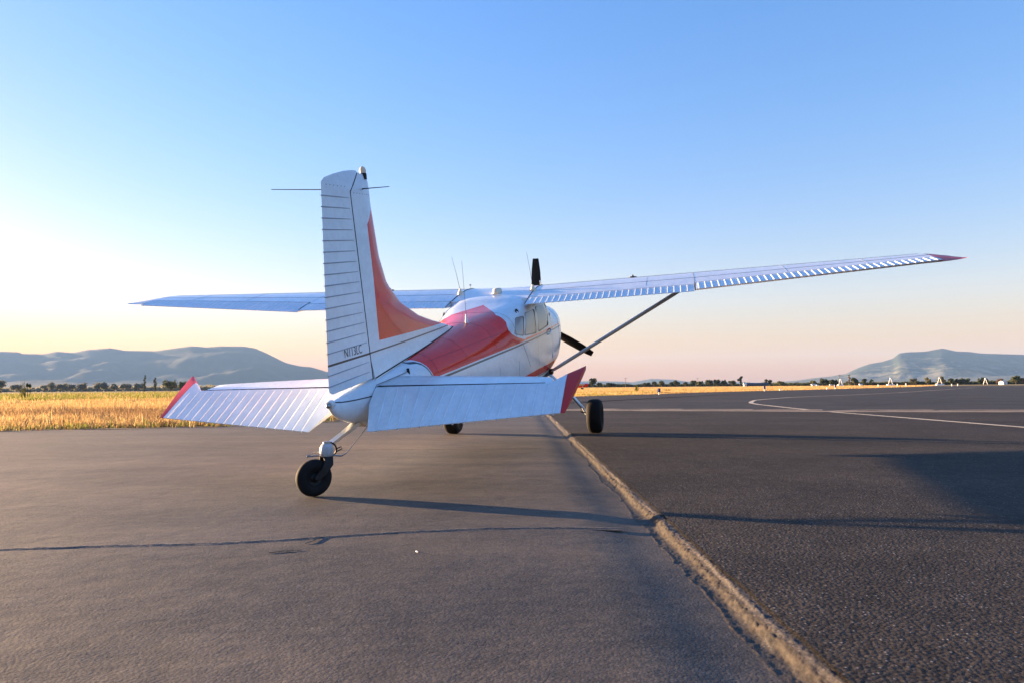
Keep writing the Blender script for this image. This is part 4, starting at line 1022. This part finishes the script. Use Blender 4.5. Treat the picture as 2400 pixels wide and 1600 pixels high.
# stray tufts spilling over the pavement edge
x, y, d = scatter(26000, 11, 60, R(13), R(62), 1.25); e = edge_dist(x, y); k = (e > -.28) & (e < .5) & (vnoise(x, y, .8, 31.0) + nrg.normal(0, .2, len(x)) > .12); x, y, d = x[k], y[k], d[k]
tint = np.where((nrg.random(len(x)) < .5)[:, None], green * 1.3, np.where((nrg.random(len(x)) < .5)[:, None], straw * .8, dead)); blades('edge_tufts', x, y, np.clip(.09 + .06 * nrg.normal(0, 1, len(x)), .03, .3), .006 + d * .0003, tint, 6, .8)
# the green weeds behind it
x, y, d = scatter(16000, 55, 150, R(12), R(62), 1.4)
e = edge_dist(x, y); k = e > 1; x, y, d = x[k], y[k], d[k]; nz = vnoise(x, y, 9, 8.0)
tint = np.where((nrg.random(len(x)) < .72)[:, None], green * 1.2, straw * .8); h = np.clip(.36 + .16 * nz + .08 * nrg.normal(0, 1, len(x)), .15, .8)
blades('green_weeds', x, y, h, .010 + d * .0005, tint, 6, .35)
# the strip of field beyond the taxiway
x, y, d = scatter(36000, 44, 320, R(-24), R(14), .9)
e = edge_dist(x, y); k = (e > .2); x, y, d, e = x[k], y[k], d[k], e[k]; nz = vnoise(x, y, 10, 12.0)
tint = np.where((nrg.random(len(x)) < .55)[:, None], gold * 1.05, straw)
tint = np.where(((nz > .15) & (d < 90))[:, None], np.array([.34, .28, .08]), tint); tint = np.where((nz < -.33)[:, None], dead * 1.2, tint)
h = np.clip(.13 + .07 * nz + .04 * nrg.normal(0, 1, len(x)), .05, .4) * np.clip(.4 + e * .2, .4, 1)
blades('verge_grass', x, y, h, .010 + d * .00042, tint, 6, .5)

def at(px, dist, z=0.0):
    """world point on the ground, dist metres out along the lens axis, under image column px (of 2400)"""
    d = Vector((fwd.x, fwd.y, 0)).normalized() + Vector((rgt.x, rgt.y, 0)).normalized() * ((px - 1200) / 1663.988)
    return Vector((CAM.x + d.x * dist, CAM.y + d.y * dist, z))
def crown_mesh(name, w, h, z0, n, leaf, shape, seed, m):
    r = np.random.default_rng(seed); vs = []; fs = []
    nc = {'round': 9, 'column': 7, 'spread': 11, 'ragged': 8, 'hedge': 12}[shape]
    cl = []
    for i in range(nc):
        if shape == 'column': c = (r.normal(0, w * .08), r.normal(0, w * .08), z0 + h * (i + .5) / nc); q = w * .5 * (1 - abs((i + .5) / nc - .45) * 1.1)
        elif shape == 'hedge': c = (r.uniform(-w, w) * .45, r.normal(0, w * .05), z0 + h * r.uniform(.3, .7)); q = h * r.uniform(.3, .5)
        elif shape == 'ragged': c = (r.normal(0, w * .24), r.normal(0, w * .24), z0 + h * r.uniform(.15, .92)); q = w * r.uniform(.12, .26)
        else:
            a = r.uniform(0, 6.28); ra = w * (.30 if shape == 'round' else .36) * math.sqrt(r.random()); c = (ra * math.cos(a), ra * math.sin(a), z0 + h * r.uniform(.28, .74)); q = min(w, h) * r.uniform(.2, .33)
        cl.append((c, max(q, .1)))
    for i in range(n):
        c, q = cl[r.integers(nc)]; d = r.normal(0, 1, 3); d /= np.linalg.norm(d); p = np.array(c) + d * q * r.uniform(.55, 1.05) * np.array([1, 1, .9])
        a = r.normal(0, 1, 3); a /= np.linalg.norm(a); b2 = np.cross(a, d); b2 /= max(np.linalg.norm(b2), 1e-6); s = leaf * r.uniform(.6, 1.3)
        k = len(vs); vs += [tuple(p - a * s * .5 - b2 * s * .35), tuple(p + a * s * .5 - b2 * s * .2), tuple(p + a * s * .45 + b2 * s * .4), tuple(p - a * s * .4 + b2 * s * .35)]; fs.append((k, k + 1, k + 2, k + 3))
    me = bpy.data.meshes.new(name); me.from_pydata(vs, [], fs); me.update(); me.materials.append(m); return me
def tree(name, px, dist, hpx, wpx, shape, m, label, seed, group=None, base=None, trunk=.16):
    """hpx, wpx: height and width in pixels of the 2400 picture"""
    p = at(px, dist); h = hpx / 1663.988 * dist; w = wpx / 1663.988 * dist
    root = empty(name, p, rng.uniform(0, 6.28)); tag(root, label, 'tree' if 'tree' in name else 'bush', group)
    b = MB(); tz = h * trunk + h * .35
    b.tube([(0, 0, -.2), (0, 0, h * trunk), (w * .03, w * .02, tz)], [h * .035, h * .026, h * .012], 7)
    for a in range(3):
        q = rng.uniform(0, 6.28); b.tube([(0, 0, h * trunk * .9), (math.cos(q) * w * .22, math.sin(q) * w * .22, h * rng.uniform(.45, .7))], [h * .016, h * .006], 5)
    b.build('trunk', M['bark'], root)
    n = int(min(900, max(140, hpx * wpx * .9))); leaf = max(.10, dist * .0016) if hpx > 24 else dist * .0021
    link('crown', crown_mesh('crown', w, h * (1 - trunk * .8), h * trunk * .8, n, leaf, shape, seed, M[m]), root)
    return root
# ---- trees and bushes one can tell apart
TL = [  # px, dist, height px, width px, shape, leaves, label
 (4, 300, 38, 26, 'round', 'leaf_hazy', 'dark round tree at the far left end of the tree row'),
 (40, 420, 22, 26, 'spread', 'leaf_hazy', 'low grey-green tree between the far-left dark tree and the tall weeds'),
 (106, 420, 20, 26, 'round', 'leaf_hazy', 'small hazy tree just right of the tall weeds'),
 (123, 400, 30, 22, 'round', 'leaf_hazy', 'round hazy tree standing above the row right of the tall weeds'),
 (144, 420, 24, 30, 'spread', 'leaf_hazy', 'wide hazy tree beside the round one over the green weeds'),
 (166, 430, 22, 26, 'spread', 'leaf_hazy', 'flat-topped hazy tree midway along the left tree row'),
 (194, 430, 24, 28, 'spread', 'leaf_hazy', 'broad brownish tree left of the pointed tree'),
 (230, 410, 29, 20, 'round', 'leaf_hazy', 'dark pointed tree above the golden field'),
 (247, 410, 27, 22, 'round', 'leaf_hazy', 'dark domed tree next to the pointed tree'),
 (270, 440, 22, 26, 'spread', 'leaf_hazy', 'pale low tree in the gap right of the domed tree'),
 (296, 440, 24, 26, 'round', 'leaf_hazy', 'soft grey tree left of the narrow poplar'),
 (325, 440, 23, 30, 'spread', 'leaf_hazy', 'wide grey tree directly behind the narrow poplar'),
 (340, 330, 37, 6, 'column', 'leaf_mid', 'thin dark poplar, tallest spire of the left tree row'),
 (364, 330, 31, 8, 'column', 'leaf_mid', 'short dark columnar tree right of the thin poplar'),
 (400, 300, 27, 30, 'hedge', 'leaf_mid', 'square dark tree clump by the red elevator tip'),
 (429, 330, 24, 22, 'round', 'leaf_mid', 'small dark tree tucked behind the left elevator tip'),
 (1388, 330, 22, 17, 'round', 'leaf_dark', 'round dark tree just right of the right elevator tip'),
 (1400, 340, 12, 8, 'round', 'leaf_dark', 'tiny dark tree beside the round one by the elevator tip'),
 (1406, 350, 10, 8, 'round', 'leaf_dark', 'smallest dark tree in the pair by the elevator tip'),
 (1432, 360, 10, 26, 'hedge', 'leaf_dark', 'low dark bush row left of the yellow-green bush'),
 (1516, 380, 11, 22, 'spread', 'leaf_dark', 'low dark tree just right of the yellow-green bush'),
 (1531, 390, 12, 16, 'round', 'leaf_dark', 'dark tree left of the first blue marker'),
 (1549, 370, 14, 16, 'round', 'leaf_mid', 'tree showing behind the first blue marker'),
 (1570, 380, 11, 18, 'spread', 'leaf_dark', 'low tree right of the first blue marker'),
 (1585, 370, 14, 22, 'round', 'leaf_dark', 'dark tree under the middle far hill'),
 (1604, 390, 10, 16, 'spread', 'leaf_mid', 'low grey tree at the foot of the middle far hill'),
 (1624, 360, 13, 16, 'round', 'leaf_dark', 'dark tree beside the leaning pole'),
 (1638, 370, 12, 18, 'round', 'leaf_mid', 'mid green tree right of the leaning pole'),
 (1660, 340, 15, 22, 'spread', 'leaf_mid', 'green tree at the left end of the bushy green group'),
 (1678, 340, 16, 20, 'round', 'leaf_mid', 'tallest tree of the bushy green group'),
 (1694, 340, 14, 20, 'spread', 'leaf_mid', 'rounded tree at the right end of the bushy green group'),
 (1714, 360, 13, 18, 'round', 'leaf_mid', 'green tree between the bushy group and the tall ragged tree'),
 (1733, 330, 22, 10, 'ragged', 'leaf_dark', 'tall ragged tree left of the long dark barn'),
 (1796, 330, 15, 10, 'ragged', 'leaf_dark', 'dark tree behind the second blue marker'),
 (1803, 330, 15, 10, 'round', 'leaf_dark', 'dark tree at the right end of the long barn'),
 (1828, 340, 10, 20, 'spread', 'leaf_mid', 'low tree right of the barn end'),
 (1903, 300, 11, 26, 'hedge', 'leaf_mid', 'low olive bush row behind the white shed'),
 (1926, 280, 18, 12, 'round', 'leaf_dark', 'dark tree left of the third blue marker'),
 (1936, 280, 17, 10, 'round', 'leaf_dark', 'dark slim tree touching its neighbour left of the third marker'),
 (1949, 285, 15, 14, 'round', 'leaf_dark', 'dark tree just left of the third blue marker'),
 (1959, 285, 14, 12, 'round', 'leaf_dark', 'dark tree right behind the third blue marker'),
 (1988, 300, 24, 9, 'ragged', 'leaf_brown', 'tall brown bare-looking tree right of the first white frame'),
 (2001, 290, 20, 18, 'round', 'leaf_mid', 'dense green tree beside the tall brown tree'),
 (2024, 300, 16, 12, 'round', 'leaf_dark', 'round tree midway between the first two white frames'),
 (2040, 310, 12, 12, 'ragged', 'leaf_dark', 'thin small tree left of the second white frame'),
 (2139, 320, 15, 16, 'round', 'leaf_pale', 'pale round tree between the second and third white frames'),
 (2172, 310, 18, 14, 'round', 'leaf_pale', 'grey-green tree left of the third white frame'),
 (2205, 310, 21, 18, 'round', 'leaf_pale', 'large pale round tree behind the third white frame'),
 (2226, 290, 14, 14, 'round', 'leaf_dark', 'dark round tree right of the third white frame'),
 (2243, 290, 15, 18, 'spread', 'leaf_dark', 'dark tree at the left of the long dark clump'),
 (2258, 290, 14, 22, 'spread', 'leaf_dark', 'dark tree at the right of the long dark clump'),
 (2303, 280, 17, 28, 'round', 'leaf_dark', 'big dark tree behind the fourth white frame'),
 (2338, 300, 13, 18, 'spread', 'leaf_brown', 'reddish brown tree left of the pink-white shed'),
 (2378, 290, 20, 22, 'spread', 'leaf_mid', 'olive spreading tree right of the pink-white shed'),
 (2398, 290, 14, 16, 'round', 'leaf_brown', 'brown tree at the far right edge of the view')]
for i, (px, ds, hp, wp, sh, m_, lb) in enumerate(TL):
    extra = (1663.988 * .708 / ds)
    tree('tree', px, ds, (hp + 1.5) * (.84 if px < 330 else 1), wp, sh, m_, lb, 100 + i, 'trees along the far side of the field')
# far-off woodland that reads as one mass
def mass(name, p0, p1, dist, hpx, seed, m, n):
    r = np.random.default_rng(seed); vs = []; fs = []
    for i in range(n):
        px = r.uniform(p0, p1); dd = dist * r.uniform(1, 1.12); hh = hpx * (.55 + .45 * noise.noise(Vector((px / 22, seed, 0)))) / 1663.988 * dist
        p = at(px, dd); z = hh * math.sqrt(r.random()); s = dist * .0022 * r.uniform(.6, 1.3); a = r.normal(0, 1, 3); a /= np.linalg.norm(a); b2 = np.cross(a, (0.2, .9, .4)); b2 /= np.linalg.norm(b2); p = np.array((p.x, p.y, z))
        k = len(vs); vs += [tuple(p - a * s), tuple(p + b2 * s), tuple(p + a * s), tuple(p - b2 * s)]; fs.append((k, k + 1, k + 2, k + 3))
    me = bpy.data.meshes.new(name); me.from_pydata(vs, [], fs); me.update(); me.materials.append(M[m]); o = link(name, me); o['kind'] = 'stuff'
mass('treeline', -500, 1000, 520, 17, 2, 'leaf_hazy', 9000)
mass('treeline', 1200, 1900, 460, 8, 3, 'leaf_dark', 5000)
mass('hedgerow', 1980, 2460, 330, 10, 4, 'leaf_dark', 5000)
mass('hedgerow', 1800, 2000, 360, 6, 6, 'leaf_dark', 1600)

def weed(name, px, dist, hpx, wpx, label, n, seed):
    p = at(px, dist, -.03); root = empty(name, p); tag(root, label, 'bush'); r = np.random.default_rng(seed); h, w = hpx / 1663.988 * dist, wpx / 1663.988 * dist
    b = MB(); lf = []; lv = []
    for i in range(n):
        a = r.uniform(0, 6.28); q = r.uniform(0, .5) * w; hh = h * r.uniform(.45, 1); ln = r.uniform(-.15, .25) * w
        base = Vector((math.cos(a) * q * .5, math.sin(a) * q * .5, 0)); top = base + Vector((math.cos(a) * ln + rng.uniform(-.05, .05), math.sin(a) * ln, hh))
        b.tube([base, base.lerp(top, .5) + Vector((.02, .01, 0)), top], [.014, .010, .005], 5)
        for j in range(16):
            t_ = r.uniform(.15, 1); c = base.lerp(top, t_); d = Vector(r.normal(0, 1, 3)).normalized(); s = .02 + .10 * (1 - t_) ** 1.5 ; u = d.orthogonal().normalized(); k = len(lv)
            lv += [tuple(c), tuple(c + d * s + u * s * .35), tuple(c + d * s * 2), tuple(c + d * s - u * s * .35)]; lf.append((k, k + 1, k + 2, k + 3))
    b.build('stem', M['weed'], root)
    me = bpy.data.meshes.new('foliage'); me.from_pydata(lv, [], lf); me.update(); me.materials.append(M['weed']); link('foliage', me, root)
weed('tall_weed', 56, 58, 50, 26, 'tall spiky green weeds rising from the field at far left', 22, 1)
weed('bush', 1490, 95, 17, 22, 'yellow-green leafy bush in the dry strip beyond the taxiway', 30, 2)
weed('bush', 1560, 88, 8, 30, 'low dark green bush behind the first blue marker', 16, 3)
for px, hpx, lb in ((66, 40, 'bare tall stalk with a seed head beside the spiky weeds'), (72, 38, 'thinner bare stalk, rightmost beside the spiky weeds')):
    p = at(px, 60, -.03); root = empty('dry_stalk', p); tag(root, lb, 'plant', 'dry stalks by the weeds'); h = hpx / 1663.988 * 60
    b = MB(); b.tube([(0, 0, 0), (.02, 0, h * .5), (0, .02, h * .82)], [.03, .024, .02], 6); b.build('stem', M['leaf_mid'], root)
    b = MB(); b.lathe([(0, .02), (.05, .09), (.18, .12), (.3, .06), (.36, .01)], (0, .02, h * .74), (0, 0, 1), 8); b.build('seed_head', M['leaf_mid'], root)

# ================================================================== FIELD FURNITURE
M['post_white'] = mat('post_white', (.75, .75, .74), .5); M['post_blue'] = mat('post_blue', (.01, .015, .13), .45)
M['frame_white'] = mat('frame_white', (.80, .78, .74), .5); M['shed_white'] = mat('shed_wall', (.75, .72, .68), .6); M['shed_roof'] = mat('dark_roof', (.035, .045, .06), .6); M['pink'] = mat('pink_roof', (.62, .45, .42), .6); M['wood'] = mat('pole_wood', (.12, .10, .08), .9)
for (x, y, h, lb) in ((45.89, -.84, .52, 'blue and white edge marker nearest the parked aeroplane'), (69.58, -11.25, .60, 'blue and white edge marker in front of the long barn'), (95.43, -23.43, .66, 'blue edge marker left of the first white frame')):
    r_ = empty('edge_marker', (x, y, -.02)); tag(r_, lb, 'marker', 'blue edge markers beside the taxiway')
    b = MB(); b.tube([(0, 0, 0), (0, 0, h * .4)], .055, 10); b.build('stake', M['post_white'], r_)
    b = MB(); b.tube([(0, 0, h * .4), (0, 0, h * .41), (0, 0, h * .98), (0, 0, h)], [.06, .11, .11, .09], 12); b.build('sleeve', M['post_blue'], r_)
    b = MB(); b.box((-.02, .10, h * .7), (.10, .06, h * .56)); b.build('reflector', M['post_white'], r_)
for px, dist, h, lb in ((1826, 82, .16, 'small white stub light at the pavement edge left of the third marker'), (1936, 100, .18, 'small white stub light just left of the third blue marker'), (2056, 160, .5, 'short white stake left of the second white frame'), (2101, 165, .6, 'white stake right of the second white frame'), (2121, 165, .7, 'taller white stake midway between two white frames'), (1367, 150, .28, 'white stub light below the red nose at the field edge'), (2228, 190, .45, 'white stake in front of the dark round tree'), (2242, 190, .45, 'white stake in front of the dark clump')):
    r_ = empty('edge_light', at(px, dist, -.02)); tag(r_, lb, 'light', 'small white stakes and stub lights at the pavement edge')
    b = MB(); b.tube([(0, 0, 0), (0, 0, h)], .06 + dist * .0003, 8); b.build('stake', M['post_white'], r_)
    b = MB(); b.lathe([(0, .09 + dist * .0003), (.05, .09 + dist * .0003), (.08, .01)], (0, 0, h), (0, 0, 1), 8); b.build('cap', M['post_white'], r_)
p = Vector((26.14, 3.32, ZR)); r_ = empty('marker_stick', p); tag(r_, 'thin pale stick standing on the pavement left of the right main wheel', 'stick')
b = MB(); b.tube([(0, 0, 0), (.02, .0, .30)], .012, 6); b.build('shaft', M['post_white'], r_)
b = MB(); b.lathe([(0, .05), (.02, .05), (.025, .01)], (0, 0, 0), (0, 0, 1), 8); b.build('foot', M['post_white'], r_)
for px, dist, hp, wp, base, lb in ((1968, 260, 15, 15, 1, 'white A-shaped frame on a pale base right of the third blue marker'), (2085, 250, 17, 18, 1, 'white A-shaped frame on a pale base among the dark hedge'), (2200, 245, 17, 19, 1, 'white A-shaped frame in front of the large pale tree'), (2307, 260, 14, 16, 0, 'white A-shaped frame without a base in front of the big dark tree')):
    k = dist / 1663.988; h, w = hp * k, wp * k * .62; r_ = empty('frame_tower', at(px, dist, -.03), YAW); tag(r_, lb, 'frame', 'white A-shaped frames along the far pavement')
    for sg in (1, -1):
        b = MB(); b.tube([(0, sg * w / 2, .2), (0, sg * w * .10, h)], .11, 8); b.build('leg', M['frame_white'], r_)
    b = MB(); b.tube([(0, -w * .26, h * .45), (0, w * .26, h * .45)], .05, 6); b.build('cross_bar', M['frame_white'], r_)
    b = MB(); b.lathe([(-.25, .05), (-.2, .22), (.2, .22), (.25, .05)], (0, 0, h), (0, 1, 0), 10); b.build('head', M['frame_white'], r_)
    if base:
        b = MB(); b.box((0, 0, .28), (.9, w * 1.5, .5)); b.build('base', M['frame_white'], r_)
def shed(name, px, dist, wpx, hpx, label, wall, roof, rz=0.0, deep=.6, eave=.6):
    k = dist / 1663.988; w, h = wpx * k, hpx * k; d = w * deep; r_ = empty(name, at(px, dist, -.03), YAW + rz); tag(r_, label, 'building')
    b = MB(); b.box((0, 0, h * eave / 2), (d, w, h * eave)); b.build('wall', M[wall], r_)
    b = MB(); o = .12
    b.loft([[Vector((xx, yy, zz)) for yy, zz in ((-w / 2 - o, h * eave), (-w / 2 - o, h * eave + .08), (0, h) if False else (w / 2 + o, h * eave + .08), (w / 2 + o, h * eave))] for xx in (-d / 2 - o, d / 2 + o)])
    b.add([(-d / 2 - o, -w / 2 - o, h * eave + .09), (d / 2 + o, -w / 2 - o, h * eave + .09), (0, -w / 2 - o, h), (-d / 2 - o, w / 2 + o, h * eave + .09), (d / 2 + o, w / 2 + o, h * eave + .09), (0, w / 2 + o, h)], [(0, 3, 5, 2), (1, 2, 5, 4), (0, 2, 1), (3, 4, 5), (0, 1, 4, 3)])
    b.build('roof', M[roof], r_)
    b = MB(); b.box((-d / 2 - .03, w * .12, h * eave * .42), (.06, w * .16, h * eave * .8)); b.build('door', M['shed_roof'], r_)
    return r_
shed('barn', 1770, 310, 54, 8.5, 'long low barn with a dark roof beyond the dry strip', 'shed_roof', 'shed_roof', .05, .3)
shed('gable_house', 1744, 300, 6, 8.5, 'white gabled end building at the left of the long barn', 'shed_white', 'shed_white', .0, .9)
shed('shed', 1904, 270, 8, 5.5, 'small white shed in the dry field left of the dark trees', 'shed_white', 'shed_white')
shed('shed', 1914, 275, 5, 3.5, 'tiny white shed touching the small white one', 'shed_white', 'shed_white')
shed('shed', 1945, 270, 5, 4, 'tan box shed left of the third blue marker', 'pink', 'shed_white')
shed('shed', 2015, 265, 6, 5, 'cream box shed right of the dense green tree', 'shed_white', 'shed_white')
shed('shed', 2348, 270, 14, 9, 'pale pink shed with a sloping roof near the right edge', 'shed_white', 'pink', .4, .8)
for px, dist, hp, lean, lb in ((1465, 420, 22, .02, 'faint thin pole above the yellow-green bush'), (1629, 420, 20, .22, 'leaning thin pole under the right end of the middle far hill'), (1966, 330, 26, 0, 'thin pole behind the first white frame')):
    k = dist / 1663.988; h = hp * k; r_ = empty('utility_pole', at(px, dist)); tag(r_, lb, 'pole', 'thin poles among the far trees')
    b = MB(); b.tube([(0, 0, 0), (0, -h * lean, h)], [.16, .10], 7); b.build('shaft', M['wood'], r_)
    b = MB(); b.box((0, -h * lean * .93, h * .93), (.14, 1.6, .12)); b.build('cross_arm', M['wood'], r_)
# parked red and white aeroplane far behind the elevator tip
r_ = empty('light_aircraft', at(1381, 150, ZR - .05), YAW - R(90)); tag(r_, 'distant red aeroplane nose with white top, peeking out behind the right elevator tip', 'aeroplane')
b = MB(); rings = []
for x_, zc, hh, ww in ((-.35, 1.02, .26, .26), (-.7, 1.0, .42, .42), (-1.6, .98, .52, .5), (-2.6, 1.05, .62, .5), (-3.6, 1.08, .55, .45), (-5.2, 1.15, .32, .26), (-6.8, 1.25, .12, .08)):
    rings.append([Vector((x_, ww * math.cos(a), zc + hh * math.sin(a))) for a in np.linspace(0, 2 * math.pi, 17)[:-1]])
b.loft(rings); ff = b.build('fuselage', [M['red'], M['white']], r_)
for p_ in ff.data.polygons: p_.material_index = 1 if p_.center.z > 1.30 else 0
b = MB(); b.lathe([(0, .26), (.2, .22), (.4, .06)], (-.36, 0, 1.02), (1, 0, 0), 14); b.build('spinner', M['black'], r_)
for sg in (1, -1):
    b = MB(); b.loft([[Vector((-1.4 - c * (1.4 - .4 * t_), sg * (.4 + 4.2 * t_), .85 + .35 * t_ + .09 * math.sin(c * math.pi) * u)) for c, u in ((0, 0), (.3, 1), (.7, .8), (1, 0), (.7, -.5), (.3, -.7))] for t_ in (0, 1)]); b.build('wing', M['white'], r_)
    b = MB(); b.lathe([(-.08, .12), (-.08, .22), (.08, .22), (.08, .12)], (-1.6, sg * .9, .22), (0, 1, 0), 16); b.build('wheel', M['rubber'], r_)
    b = MB(); b.tube([(-1.6, sg * .9, .25), (-1.6, sg * .8, .95)], .05, 6); b.build('gear_leg', M['white'], r_)
b = MB(); b.loft([[Vector((-6.0 - c * (.9 - .3 * t_), .05 * u, 1.3 + 1.1 * t_)) for c, u in ((0, 0), (.4, 1), (1, 0), (.4, -1))] for t_ in (0, 1)]); b.build('fin', M['red'], r_)
# litter on the apron
o = MB(); o.tube([(-7.558, -1.181, .002), (-7.553, -1.173, .004), (-7.550, -1.168, .0025)], [.0022, .0032, .0018], 7); o = o.build('pebble', M['post_white']); tag(o, 'small white pebble lying on the old apron in the foreground', 'pebble')
o = MB(); o.tube([(-7.70, -.55, .003), (-7.655, -.60, .004), (-7.62, -.665, .003)], [.0016, .0018, .0012], 6); o.tube([(-7.655, -.60, .004), (-7.665, -.66, .003)], [.0018, .0012], 5); o.tube([(-7.36, -.62, .004), (-7.47, -.625, .005), (-7.50, -.61, .003)], [.0022, .002, .0014], 5); o = o.build('twig', M['wood']); tag(o, 'bent dry twig lying beside the long crack on the old apron', 'twig')
